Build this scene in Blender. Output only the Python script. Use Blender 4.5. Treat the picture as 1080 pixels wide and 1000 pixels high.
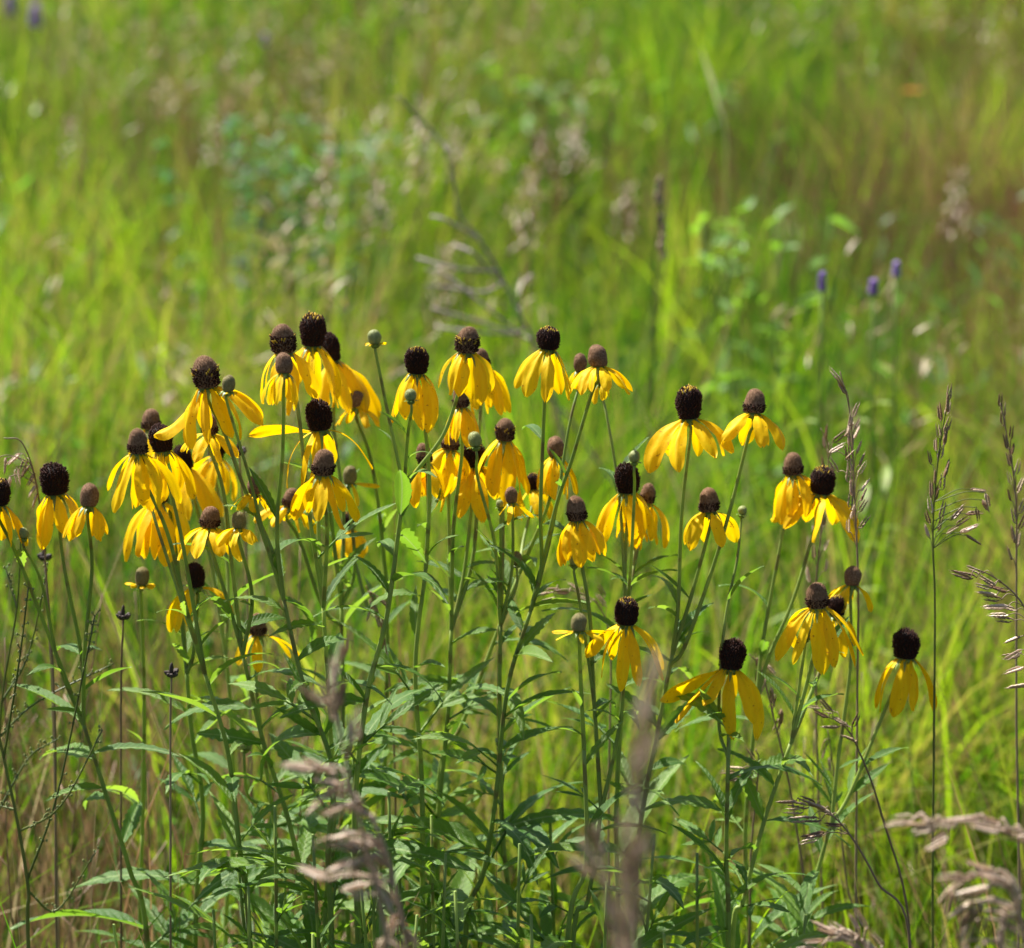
import bpy, math, random
import numpy as np
from mathutils import Vector, Matrix, Quaternion, noise
random.seed(7); rng = np.random.default_rng(11)
R = math.radians
sc = bpy.context.scene
for o in list(bpy.data.objects): bpy.data.objects.remove(o)
COL = sc.collection

# ------------------------------------------------------------------ camera
CAM = Vector((0, 0, 1.60)); PITCH = R(15.5); LENS = 100.0
cam_d = bpy.data.cameras.new("camera"); cam = bpy.data.objects.new("camera", cam_d); COL.objects.link(cam)
cam.location = CAM; cam.rotation_euler = (math.pi/2 - PITCH, 0, 0)
cam_d.lens = LENS; cam_d.sensor_width = 36; cam_d.clip_end = 2000
cam_d.dof.use_dof = True; cam_d.dof.focus_distance = 2.18; cam_d.dof.aperture_fstop = 5.6
cam_d.dof.aperture_blades = 9
sc.camera = cam
# ------------------------------------------------------------------ light
SUN_EL, SUN_AZ = R(55), R(-46)      # azimuth measured from +Y (away from camera) towards +X
w = bpy.data.worlds.new("World"); sc.world = w; w.use_nodes = True
nt = w.node_tree; nt.nodes.clear()
sky = nt.nodes.new("ShaderNodeTexSky"); sky.sky_type = 'NISHITA'; sky.sun_disc = False
sky.sun_elevation = SUN_EL; sky.sun_rotation = SUN_AZ
bg = nt.nodes.new("ShaderNodeBackground"); bg.inputs[1].default_value = 0.05
wo = nt.nodes.new("ShaderNodeOutputWorld")
nt.links.new(sky.outputs[0], bg.inputs[0]); nt.links.new(bg.outputs[0], wo.inputs[0])
sd = bpy.data.lights.new("sun", 'SUN'); sd.energy = 5.0; sd.angle = R(0.53); sd.color = (1, 0.955, 0.88)
sun = bpy.data.objects.new("sun", sd); COL.objects.link(sun)
to_sun = Vector((math.sin(SUN_AZ)*math.cos(SUN_EL), math.cos(SUN_AZ)*math.cos(SUN_EL), math.sin(SUN_EL)))
sun.rotation_euler = to_sun.to_track_quat('Z', 'Y').to_euler()
sc.view_settings.view_transform = 'Standard'; sc.view_settings.look = 'None'
sc.view_settings.exposure = 1.45; sc.view_settings.gamma = 1.0
sc.cycles.max_bounces = 6; sc.cycles.diffuse_bounces = 2; sc.cycles.transmission_bounces = 5
sc.cycles.glossy_bounces = 2; sc.cycles.use_denoising = True
sc.cycles.sample_clamp_indirect = 6

# ------------------------------------------------------------------ pixel -> world
FWD = Vector((0, math.cos(PITCH), -math.sin(PITCH))); UP = Vector((0, math.sin(PITCH), math.cos(PITCH))); RT = Vector((1, 0, 0))
K = 36.0/1080/LENS
def at(px, py, Y):
    d = FWD + RT*((px-540)*K) + UP*((500-py)*K)
    return CAM + d*(Y/d.y)
def mm(Y): return Y*1.0*K      # metres per pixel at distance Y (approx.)
def gz(x, y):                   # terrain height
    s = max(0.0, y-2.6)
    return 0.055*s + 0.02*math.sin(x*1.3+0.7)*math.sin(y*0.9) + (0.00 if y < 3 else 0.03*math.sin(y*0.55+x*0.3))

# ------------------------------------------------------------------ materials
def mat(name): 
    m = bpy.data.materials.new(name); m.use_nodes = True; m.node_tree.nodes.clear(); return m, m.node_tree
def N(t, kind, **kw):
    n = t.nodes.new(kind)
    for k, v in kw.items(): setattr(n, k, v)
    return n
def ramp(t, stops, src):
    r = N(t, "ShaderNodeValToRGB"); e = r.color_ramp.elements
    while len(e) < len(stops): e.new(0.5)
    for i, (p, c) in enumerate(stops): e[i].position = p; e[i].color = (*c, 1)
    t.links.new(src, r.inputs[0]); return r.outputs[0]
def leafy(name, stops, tstops, trans=0.45, rough=0.45, spec=0.5, noise_scale=60, attr=None, stretch=(1,1,1), back=None, bump=0.0, weight=0.55):
    """thin plant tissue: reflective side + light passing through"""
    m, t = mat(name)
    tc = N(t, "ShaderNodeTexCoord"); mp = N(t, "ShaderNodeMapping"); mp.inputs['Scale'].default_value = stretch
    t.links.new(tc.outputs['Object'], mp.inputs[0])
    nz = N(t, "ShaderNodeTexNoise"); nz.inputs['Scale'].default_value = noise_scale; nz.inputs['Detail'].default_value = 3
    t.links.new(mp.outputs[0], nz.inputs[0]); fac = nz.outputs[0]
    if attr:
        at_ = N(t, "ShaderNodeAttribute", attribute_name=attr); mx = N(t, "ShaderNodeMath", operation='MULTIPLY_ADD')
        sb = N(t, "ShaderNodeMath", operation='SUBTRACT'); sb.inputs[1].default_value = 0.5
        t.links.new(fac, sb.inputs[0]); t.links.new(sb.outputs[0], mx.inputs[0]); mx.inputs[1].default_value = 0.25
        t.links.new(at_.outputs['Fac'], mx.inputs[2]); fac = mx.outputs[0]
    else:
        oi = N(t, "ShaderNodeObjectInfo"); mx = N(t, "ShaderNodeMath", operation='MULTIPLY_ADD')
        sb = N(t, "ShaderNodeMath", operation='SUBTRACT'); sb.inputs[1].default_value = 0.5
        t.links.new(oi.outputs['Random'], sb.inputs[0]); t.links.new(sb.outputs[0], mx.inputs[0])
        mx.inputs[1].default_value = weight; t.links.new(fac, mx.inputs[2]); fac = mx.outputs[0]
    c = ramp(t, stops, fac); ct = ramp(t, tstops, fac)
    p = N(t, "ShaderNodeBsdfPrincipled"); p.inputs['Roughness'].default_value = rough
    p.inputs['Specular IOR Level'].default_value = spec
    if back:
        ge = N(t, "ShaderNodeNewGeometry"); mc = N(t, "ShaderNodeMix", data_type='RGBA')
        mc.inputs['B'].default_value = (*back, 1)
        t.links.new(c, mc.inputs['A']); t.links.new(ge.outputs['Backfacing'], mc.inputs['Factor']); c = mc.outputs['Result']
    t.links.new(c, p.inputs['Base Color'])
    tr = N(t, "ShaderNodeBsdfTranslucent"); t.links.new(ct, tr.inputs[0])
    if bump:
        b = N(t, "ShaderNodeBump"); b.inputs['Strength'].default_value = bump; b.inputs['Distance'].default_value = 0.002
        t.links.new(nz.outputs[0], b.inputs['Height']); t.links.new(b.outputs[0], p.inputs['Normal'])
    ms = N(t, "ShaderNodeMixShader"); ms.inputs[0].default_value = trans
    t.links.new(p.outputs[0], ms.inputs[1]); t.links.new(tr.outputs[0], ms.inputs[2])
    o = N(t, "ShaderNodeOutputMaterial"); t.links.new(ms.outputs[0], o.inputs[0])
    return m
def solid(name, stops, scale=80, rough=0.6, bump=0.3, spec=0.3, voronoi=False, sheen=0.0, bdist=0.001):
    m, t = mat(name)
    tc = N(t, "ShaderNodeTexCoord")
    nz = N(t, "ShaderNodeTexVoronoi" if voronoi else "ShaderNodeTexNoise"); nz.inputs['Scale'].default_value = scale
    t.links.new(tc.outputs['Object'], nz.inputs['Vector'])
    c = ramp(t, stops, nz.outputs[0])
    p = N(t, "ShaderNodeBsdfPrincipled"); p.inputs['Roughness'].default_value = rough; p.inputs['Specular IOR Level'].default_value = spec
    p.inputs['Sheen Weight'].default_value = sheen
    t.links.new(c, p.inputs['Base Color'])
    b = N(t, "ShaderNodeBump"); b.inputs['Strength'].default_value = bump; b.inputs['Distance'].default_value = bdist
    t.links.new(nz.outputs[0], b.inputs['Height']); t.links.new(b.outputs[0], p.inputs['Normal'])
    o = N(t, "ShaderNodeOutputMaterial"); t.links.new(p.outputs[0], o.inputs[0]); return m

M = {}
M['petal'] = leafy('yellow_petal', [(0.2, (0.84, 0.51, 0.001)), (0.55, (0.90, 0.60, 0.002)), (0.85, (0.94, 0.69, 0.005))],
                   [(0.2, (0.95, 0.53, 0.001)), (0.8, (1.0, 0.68, 0.002))], trans=0.46, rough=0.55, spec=0.18,
                   noise_scale=260, stretch=(1, 1, 0.12), bump=0.25, weight=0.4)
M['leaf'] = leafy('coneflower_leaf', [(0.2, (0.040, 0.115, 0.010)), (0.55, (0.078, 0.175, 0.015)), (0.85, (0.14, 0.24, 0.028))],
                  [(0.2, (0.19, 0.38, 0.02)), (0.8, (0.35, 0.54, 0.04))], trans=0.40, rough=0.40, spec=0.40,
                  noise_scale=120, back=(0.11, 0.24, 0.04), bump=0.5, weight=0.6)
M['stem'] = leafy('green_stem', [(0.2, (0.16, 0.24, 0.045)), (0.8, (0.30, 0.38, 0.09))],
                  [(0.2, (0.32, 0.46, 0.04)), (0.8, (0.45, 0.58, 0.07))], trans=0.30, rough=0.5, noise_scale=90, stretch=(1, 1, 0.2), weight=0.5)
M['sepal'] = leafy('green_sepal', [(0.2, (0.10, 0.17, 0.03)), (0.8, (0.20, 0.28, 0.06))],
                   [(0.2, (0.3, 0.42, 0.04)), (0.8, (0.45, 0.55, 0.08))], trans=0.3, noise_scale=90)
M['dark'] = solid('dark_florets', [(0.2, (0.014, 0.005, 0.003)), (0.6, (0.045, 0.014, 0.008)), (0.9, (0.12, 0.040, 0.020))], scale=9, rough=0.65, bump=0.2, spec=0.15)
M['core'] = solid('dark_core', [(0.2, (0.006, 0.003, 0.002)), (0.8, (0.014, 0.006, 0.004))], scale=9, rough=0.8)
M['dome'] = solid('brown_dome', [(0.15, (0.075, 0.036, 0.018)), (0.5, (0.175, 0.098, 0.054)), (0.8, (0.31, 0.19, 0.115))], scale=11, rough=0.75, bump=0.5, sheen=0.0, spec=0.12)
M['dome_g'] = solid('olive_dome', [(0.15, (0.13, 0.115, 0.045)), (0.5, (0.19, 0.165, 0.07)), (0.8, (0.27, 0.24, 0.12))], scale=11, rough=0.75, bump=0.5, sheen=0.0, spec=0.12)
M['bud'] = solid('green_bud', [(0.15, (0.13, 0.16, 0.04)), (0.8, (0.26, 0.28, 0.10))], scale=5, rough=0.6, bump=0.4)
M['pollen'] = solid('yellow_pollen', [(0.2, (0.40, 0.24, 0.01)), (0.8, (0.62, 0.42, 0.03))], scale=9)
M['dry'] = leafy('dry_stalk', [(0.2, (0.16, 0.10, 0.06)), (0.8, (0.34, 0.24, 0.15))], [(0.2, (0.2, 0.12, 0.06)), (0.8, (0.35, 0.25, 0.12))], trans=0.12, rough=0.6, noise_scale=40, stretch=(1, 1, .3))
M['drydark'] = solid('dry_dark', [(0.2, (0.022, 0.016, 0.014)), (0.8, (0.075, 0.055, 0.048))], scale=160, rough=0.7)
M['reddry'] = leafy('red_dry_stalk', [(0.2, (0.16, 0.09, 0.05)), (0.8, (0.30, 0.18, 0.11))], [(0.2, (0.2, 0.08, 0.03)), (0.8, (0.3, 0.13, 0.05))], trans=0.12, rough=0.5, noise_scale=40)
M['spike'] = leafy('brome_spikelet', [(0.15, (0.20, 0.115, 0.062)), (0.5, (0.38, 0.26, 0.155)), (0.85, (0.62, 0.50, 0.35))],
                   [(0.2, (0.26, 0.15, 0.10)), (0.8, (0.55, 0.42, 0.30))], trans=0.3, rough=0.38, spec=0.6, noise_scale=160, stretch=(1, 1, .35), weight=0.7)
M['spikepale'] = leafy('pale_spikelet', [(0.15, (0.50, 0.37, 0.27)), (0.85, (0.78, 0.66, 0.53))],
                   [(0.2, (0.60, 0.42, 0.32)), (0.8, (0.82, 0.66, 0.52))], trans=0.4, rough=0.4, spec=0.6, noise_scale=160, weight=0.7)
M['grass'] = leafy('meadow_grass', [(0.0, (0.010, 0.042, 0.008)), (0.35, (0.038, 0.108, 0.010)), (0.65, (0.115, 0.205, 0.016)), (0.85, (0.18, 0.19, 0.045)), (1.0, (0.20, 0.13, 0.07))],
                   [(0.0, (0.028, 0.13, 0.006)), (0.35, (0.13, 0.35, 0.008)), (0.65, (0.42, 0.62, 0.012)), (0.85, (0.46, 0.46, 0.05)), (1.0, (0.38, 0.24, 0.10))],
                   trans=0.50, rough=0.55, spec=0.10, noise_scale=3, attr='tint')
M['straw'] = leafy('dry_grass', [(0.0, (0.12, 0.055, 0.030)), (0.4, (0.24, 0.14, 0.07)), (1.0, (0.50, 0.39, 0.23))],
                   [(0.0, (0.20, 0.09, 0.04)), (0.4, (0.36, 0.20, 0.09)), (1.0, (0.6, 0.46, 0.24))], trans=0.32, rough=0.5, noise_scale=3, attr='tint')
M['forb'] = leafy('meadow_leaves', [(0.0, (0.05, 0.13, 0.025)), (0.5, (0.09, 0.19, 0.04)), (1.0, (0.15, 0.25, 0.08))],
                  [(0.0, (0.10, 0.34, 0.03)), (0.5, (0.2, 0.5, 0.04)), (1.0, (0.35, 0.6, 0.1))], trans=0.42, rough=0.45, spec=0.4, noise_scale=3, attr='tint')
M['blueleaf'] = leafy('bluish_leaf', [(0.2, (0.035, 0.10, 0.035)), (0.8, (0.10, 0.19, 0.09))], [(0.2, (0.10, 0.30, 0.08)), (0.8, (0.2, 0.45, 0.12))], trans=0.4, rough=0.5, spec=0.35, noise_scale=40, back=(0.22, 0.32, 0.20))
M['bushleaf'] = leafy('bush_leaf', [(0.2, (0.09, 0.20, 0.03)), (0.8, (0.18, 0.30, 0.06))], [(0.2, (0.2, 0.45, 0.02)), (0.8, (0.35, 0.6, 0.04))], trans=0.45, rough=0.5, spec=0.3)
M['strawstem'] = leafy('straw_stem', [(0.2, (0.34, 0.24, 0.17)), (0.8, (0.5, 0.38, 0.28))], [(0.2, (0.5, 0.36, 0.22)), (0.8, (0.6, 0.48, 0.3))], trans=0.25)
M['purple'] = leafy('violet_petal', [(0.2, (0.32, 0.18, 0.46)), (0.8, (0.50, 0.34, 0.66))], [(0.2, (0.40, 0.25, 0.8)), (0.8, (0.55, 0.42, 0.9))], trans=0.4, noise_scale=60)
M['orange'] = leafy('orange_petal', [(0.2, (0.5, 0.16, 0.02)), (0.8, (0.6, 0.25, 0.04))], [(0.2, (0.7, 0.25, 0.03)), (0.8, (0.8, 0.35, 0.05))], trans=0.4)
M['paleblade'] = leafy('pale_blade', [(0.2, (0.22, 0.24, 0.09)), (0.8, (0.38, 0.37, 0.18))], [(0.2, (0.5, 0.52, 0.2)), (0.8, (0.6, 0.58, 0.3))], trans=0.4)
M['twig'] = solid('grey_twig', [(0.2, (0.12, 0.09, 0.085)), (0.8, (0.34, 0.28, 0.27))], scale=120, rough=0.7)
M['weed'] = leafy('weed_stem', [(0.2, (0.055, 0.08, 0.02)), (0.8, (0.13, 0.15, 0.04))], [(0.2, (0.25, 0.34, 0.04)), (0.8, (0.35, 0.42, 0.06))], trans=0.2, noise_scale=50)
M['rock'] = solid('grey_stone', [(0.2, (0.10, 0.075, 0.07)), (0.8, (0.26, 0.22, 0.21))], scale=14, rough=0.85, bump=0.8, bdist=0.02)
# ground
m, t = mat('meadow_soil'); tc = N(t, "ShaderNodeTexCoord"); nz = N(t, "ShaderNodeTexNoise"); nz.inputs['Scale'].default_value = 6; nz.inputs['Detail'].default_value = 8
t.links.new(tc.outputs['Object'], nz.inputs['Vector'])
c = ramp(t, [(0.3, (0.020, 0.018, 0.009)), (0.5, (0.035, 0.040, 0.014)), (0.7, (0.06, 0.06, 0.02))], nz.outputs[0])
p = N(t, "ShaderNodeBsdfPrincipled"); p.inputs['Roughness'].default_value = 0.95; p.inputs['Specular IOR Level'].default_value = 0.1; t.links.new(c, p.inputs['Base Color'])
bm_ = N(t, "ShaderNodeBump"); bm_.inputs['Distance'].default_value = 0.03; t.links.new(nz.outputs[0], bm_.inputs['Height']); t.links.new(bm_.outputs[0], p.inputs['Normal'])
o = N(t, "ShaderNodeOutputMaterial"); t.links.new(p.outputs[0], o.inputs[0]); M['soil'] = m

# ------------------------------------------------------------------ mesh helpers
class MB:
    def __init__(s): s.v = []; s.f = []; s.m = []
    def quadgrid(s, rows, mi=0, close=False):
        b = len(s.v); n = len(rows[0])
        for r in rows: s.v.extend([tuple(p) for p in r])
        for i in range(len(rows)-1):
            for j in range(n if close else n-1):
                j2 = (j+1) % n
                s.f.append((b+i*n+j, b+i*n+j2, b+(i+1)*n+j2, b+(i+1)*n+j)); s.m.append(mi)
    def tube(s, pts, rad, sides=6, mi=0, cap=True):
        rows = []; prev = None
        for i, p in enumerate(pts):
            a = pts[max(0, i-1)]; c = pts[min(len(pts)-1, i+1)]
            d = (c-a).normalized() if (c-a).length > 1e-9 else Vector((0, 0, 1))
            if prev is None:
                u = d.orthogonal().normalized()
            else:
                u = (prev - d*prev.dot(d)); u = u.normalized() if u.length > 1e-6 else d.orthogonal().normalized()
            prev = u; v = d.cross(u); r = rad[i] if hasattr(rad, '__len__') else rad
            rows.append([p + (u*math.cos(2*math.pi*k/sides) + v*math.sin(2*math.pi*k/sides))*r for k in range(sides)])
        b = len(s.v); s.quadgrid(rows, mi, True)
        if cap:
            s.f.append(tuple(b+(len(rows)-1)*sides+k for k in range(sides))); s.m.append(mi)
    def blob(s, c, r, mi=0, seg=8, rings=5, up=Vector((0, 0, 1)), jit=0.0):
        q = up.to_track_quat('Z', 'Y'); rows = []
        for i in range(rings+1):
            th = math.pi*(0.02+0.96*i/rings)
            rows.append([c + q @ Vector((r[0]*math.sin(th)*math.cos(2*math.pi*k/seg), r[1]*math.sin(th)*math.sin(2*math.pi*k/seg), -r[2]*math.cos(th)))*(1+jit*random.uniform(-1, 1)) for k in range(seg)])
        s.quadgrid(rows, mi, True)
    def mesh(s, name, mats, smooth=True):
        me = bpy.data.meshes.new(name); me.from_pydata(s.v, [], s.f)
        for q in mats: me.materials.append(q)
        me.polygons.foreach_set('material_index', s.m)
        me.polygons.foreach_set('use_smooth', [smooth]*len(s.f)); me.update(); return me
def link(name, me, parent=None, M4=None):
    o = bpy.data.objects.new(name, me); COL.objects.link(o)
    if parent is not None: o.parent = parent
    if M4 is not None: o.matrix_basis = M4
    return o
def tag(o, label=None, cat=None, group=None, kind=None):
    if label: o['label'] = label
    if cat: o['category'] = cat
    if group: o['group'] = group
    if kind: o['kind'] = kind
    return o
def thing(name, loc, label, cat, group=None):
    o = bpy.data.objects.new(name, None); o.empty_display_size = 0.05; COL.objects.link(o); o.location = loc
    return tag(o, label, cat, group)
def copy_tree(o, parent=None):
    c = o.copy(); COL.objects.link(c); c.parent = parent
    for ch in list(o.children): copy_tree(ch, c)
    return c
def spline(pts, per=6):
    """Catmull-Rom through pts"""
    if len(pts) < 3:
        return [pts[0].lerp(pts[-1], i/per) for i in range(per+1)]
    P = [pts[0]*2-pts[1]] + list(pts) + [pts[-1]*2-pts[-2]]; out = []
    for i in range(1, len(P)-2):
        a, b, c, d = P[i-1:i+3]
        for k in range(per):
            t = k/per
            out.append(0.5*((2*b) + (c-a)*t + (2*a-5*b+4*c-d)*t*t + (3*b-a-3*c+d)*t**3))
    out.append(P[-2]); return out
def frame(pos, fwd, upv=Vector((0, 0, 1)), scale=1.0, roll=0.0):
    """matrix: local +Y = fwd, local +Z ~ up"""
    y = fwd.normalized(); x = y.cross(upv)
    if x.length < 1e-4: x = Vector((1, 0, 0))
    x.normalize(); z = x.cross(y)
    m = Matrix((x, y, z)).transposed().to_4x4() @ Matrix.Rotation(roll, 4, 'Y')
    return Matrix.Translation(pos) @ m @ Matrix.Diagonal((scale, scale, scale, 1))

# ------------------------------------------------------------------ ground
mb = MB(); ys = [-40, -10, -3, 0, 0.6, 1.2] + [1.6+0.3*i for i in range(45)] + [16, 18, 21, 25, 32, 45, 70, 120, 300]
xs = sorted(set([-300, -120, -60, -30, -15] + [round(-8+0.5*i, 2) for i in range(33)] + [15, 30, 60, 120, 300]))
mb.quadgrid([[Vector((x, y, gz(x, min(y, 24)))) for x in xs] for y in ys])
g = link('ground', mb.mesh('ground', [M['soil']])); g['kind'] = 'structure'

# ------------------------------------------------------------------ masses of grass
def smooth(x): x = max(0, min(1, x)); return x*x*(3-2*x)
def blades(name, pts, H, W, lean, bend, az, tint, material, segs=5, label=None, tipw=0.08, bulge=0.0):
    """pts (n,3); every blade is a bent tapering strip"""
    n = len(pts); t = np.linspace(0, 1, segs+1)
    dx = np.cos(az); dy = np.sin(az)
    side = rng.uniform(0, 2*np.pi, n); sx = np.cos(side); sy = np.sin(side)
    V = np.zeros((n, segs+1, 2, 3), dtype=np.float32)
    for i, ti in enumerate(t):
        a = lean*ti + bend*ti**2.4
        rr = H*a; zz = H*(ti - 0.32*bend*ti**3 - 0.12*lean*ti)
        prof = (1-ti)**0.55*(0.65+0.9*ti*(1-ti)) if bulge == 0 else np.sin(np.pi*min(0.97, ti*0.93+0.05))**0.8
        wi = W*max(prof, tipw)/2
        V[:, i, 0, 0] = pts[:, 0]+dx*rr-sx*wi; V[:, i, 0, 1] = pts[:, 1]+dy*rr-sy*wi; V[:, i, 0, 2] = pts[:, 2]+zz
        V[:, i, 1, 0] = pts[:, 0]+dx*rr+sx*wi; V[:, i, 1, 1] = pts[:, 1]+dy*rr+sy*wi; V[:, i, 1, 2] = pts[:, 2]+zz
    per = (segs+1)*2; base = (np.arange(n)*per)[:, None]
    q = np.array([[2*i, 2*i+1, 2*i+3, 2*i+2] for i in range(segs)]).reshape(1, -1)
    F = (base+q).reshape(-1).astype(np.int32)
    me = bpy.data.meshes.new(name); me.vertices.add(n*per); me.vertices.foreach_set('co', V.reshape(-1))
    me.loops.add(len(F)); me.loops.foreach_set('vertex_index', F)
    nf = n*segs; me.polygons.add(nf); me.polygons.foreach_set('loop_start', np.arange(nf, dtype=np.int32)*4)
    me.polygons.foreach_set('loop_total', np.full(nf, 4, dtype=np.int32)); me.polygons.foreach_set('use_smooth', np.ones(nf, dtype=bool))
    me.update(); me.validate()
    a = me.attributes.new('tint', 'FLOAT', 'POINT'); a.data.foreach_set('value', np.repeat(tint, per).astype(np.float32))
    me.materials.append(material); o = link(name, me); o['kind'] = 'stuff'
    if label: o['label'] = label
    return o
def scatter(y0, y1, dens, xa=0.30, xb=0.55):
    """points in a fan in front of the camera between two distances"""
    area = (xa*(y0+y1)+2*xb)*(y1-y0); n = int(area*dens)
    y = rng.uniform(y0, y1, n*2); x = rng.uniform(-1, 1, n*2)*(xa*y1+xb)
    k = np.abs(x) < xa*y+xb; x = x[k][:n]; y = y[k][:n]
    return x, y
def nz2(x, y, s, off=0.0):
    return np.array([noise.noise(Vector((a*s+off, b*s-off, off))) for a, b in zip(x, y)])
def zarr(x, y): return np.array([gz(a, b) for a, b in zip(x, y)])
def pxof(x, y, z):
    d = y*math.cos(PITCH)+(CAM.z-z)*math.sin(PITCH)
    return 540+x/d/K, 500-((y*math.sin(PITCH)+(z-CAM.z)*math.cos(PITCH))/d)/K

def meadow():
    """tufts of blades, each tuft with its own height, colour and spread"""
    X = []; Y = []; HH = []; WW = []; TT = []; LN = []; AZ = []
    for (y0, y1, dens, nb, sp, h, wd) in ((1.75, 2.35, 110, 11, .03, 0.34, .0036), (2.35, 3.3, 330, 14, .035, 0.50, .0042), (3.3, 5.0, 270, 16, .042, 0.50, .0048), (5, 8, 330, 14, .045, 0.40, .0056), (8, 12, 190, 15, .06, 0.40, .0080), (12, 20, 50, 18, .10, 0.45, .014)):
        tx, ty = scatter(y0, y1, dens); n = len(tx)
        c1 = nz2(tx, ty, 0.9, 3.1); c2 = nz2(tx, ty, 2.2, 9.7); c3 = nz2(tx, ty, 4.5, 5.5)
        th = h*np.clip(0.78+0.4*c1+1.0*c2+0.7*c3+rng.normal(0, 0.24, n), 0.22, 1.45)
        tpx, _ = pxof(tx, ty, zarr(tx, ty)+0.4)
        brown = np.clip((tpx-860)/220, 0, 1)*np.clip((ty-3.4)/1.2, 0, 1)*0.30 + np.clip(1-np.abs(ty-5.0)/1.0, 0, 1)*np.clip((560-tpx)/300, 0, 1)*0.16
        tt = 0.40+0.42*c1+0.52*c3+0.3*c2+rng.normal(0, 0.25, n)+brown-0.20*np.clip((ty-4.6)/1.5, 0, 1)+0.10*np.clip((tpx-620)/200, 0, 1)*np.clip((4.2-ty)/.8, 0, 1)-0.34*np.clip((420-tpx)/250, 0, 1)*np.clip(1.3-np.abs(ty-3.5)/1.0, 0, 1)
        k = np.ones(n, bool)
        if 3.2 < y0 < 4: k = ~((tpx < 300) & (rng.uniform(0, 1, n) < 0.4))
        if y0 < 3.2: k = ~((tpx < 350) & (rng.uniform(0, 1, n) < 0.60))
        k &= c3 > -0.30
        tx, ty, th, tt = tx[k], ty[k], th[k], tt[k]; n = len(tx)
        ox = rng.normal(0, sp, (n, nb)); oy = rng.normal(0, sp, (n, nb))
        X.append((tx[:, None]+ox).ravel()); Y.append((ty[:, None]+oy).ravel())
        HH.append((th[:, None]*rng.uniform(0.5, 1.12, (n, nb))).ravel()); WW.append((wd*rng.uniform(0.45, 1.5, (n, nb))*rng.uniform(.7, 1.6, (n, 1))).ravel())
        TT.append((tt[:, None]+rng.normal(0, 0.11, (n, nb))).ravel())
        rr = np.sqrt(ox**2+oy**2)/sp
        LN.append((rr*rng.uniform(0.02, 0.22, (n, nb))).ravel()); AZ.append((np.arctan2(oy, ox)+rng.normal(0, .5, (n, nb))).ravel())
    x, y, H, W, tint, ln, az = map(np.concatenate, (X, Y, HH, WW, TT, LN, AZ)); n = len(x)
    pts = np.stack([x, y, zarr(x, y)-0.01], 1)
    print('blades', n)
    return blades('meadow_grass', pts, H, W, ln, np.abs(rng.normal(0, 0.24, n))+(rng.uniform(0, 1, n) < .35)*rng.uniform(.2, .9, n), az, np.clip(tint, 0, 1), M['grass'], 5, 'lush green meadow grass filling the field behind the flowers')
meadow()

def near_grass():
    x, y = scatter(1.95, 2.55, 210); n = len(x); px, _ = pxof(x, y, np.full(n, .8))
    H = rng.uniform(.55, .86, n)*(1+0.15*nz2(x, y, 3, 3)); W = rng.uniform(.0018, .0042, n)
    blades('fine_grass', np.stack([x, y, zarr(x, y)-.01], 1), H, W, rng.uniform(0, .3, n), np.abs(rng.normal(0, .4, n)), rng.uniform(0, 6.28, n), np.clip(rng.normal(.5, .15, n), 0, 1), M['grass'], 8, 'thin bright grass blades growing up between the coneflower stems')
near_grass()
def straw():
    X = []; Y = []; HH = []; WW = []
    for (y0, y1, dens, h, wd, side) in ((1.95, 2.5, 200, 0.80, .0017, -1), (2.3, 3.5, 1000, 0.80, .0032, -1), (2.5, 5.0, 110, 0.64, .0030, 0), (3.8, 9.0, 420, 0.62, .0034, 1), (4.4, 14, 520, 0.62, .0046, 2)):
        x, y = scatter(y0, y1, dens); px, _ = pxof(x, y, zarr(x, y)+0.4)
        pr = np.ones(len(x))
        if side == 0: pr = np.clip(1.15-(px-450)/300, 0.12, 1)
        if side == -1: pr = np.clip((470-px)/260, 0.03, 1)
        if side == 2: pr = np.clip(nz2(x, y, 0.7, 13.0)*3.2+0.1+1.2*np.clip((y-7)/3, 0, 1)*np.clip((px-780)/150, 0, 1)+.7*np.clip((y-6)/3, 0, 1)*np.clip((420-px)/250, 0, 1), 0.06, 1)
        if side == 1: pr = np.clip((px-800)/200, 0.10, 1)
        k = rng.uniform(0, 1, len(x)) < pr; x, y = x[k], y[k]; n = len(x)
        X.append(x); Y.append(y); HH.append(h*rng.uniform(0.5, 1.25, n)); WW.append(wd*rng.uniform(0.6, 1.3, n))
    x = np.concatenate(X); y = np.concatenate(Y); H = np.concatenate(HH); W = np.concatenate(WW); n = len(x)
    H *= 1+0.3*nz2(x, y, 2.0, 1.2)
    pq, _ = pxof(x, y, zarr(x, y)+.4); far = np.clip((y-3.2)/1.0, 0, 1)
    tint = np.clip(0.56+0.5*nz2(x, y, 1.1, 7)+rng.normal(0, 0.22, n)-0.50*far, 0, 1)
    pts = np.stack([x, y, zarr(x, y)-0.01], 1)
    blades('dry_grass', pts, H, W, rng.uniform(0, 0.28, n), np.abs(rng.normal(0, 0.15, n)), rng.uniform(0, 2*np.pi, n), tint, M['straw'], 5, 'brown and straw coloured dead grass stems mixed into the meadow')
straw()

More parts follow.
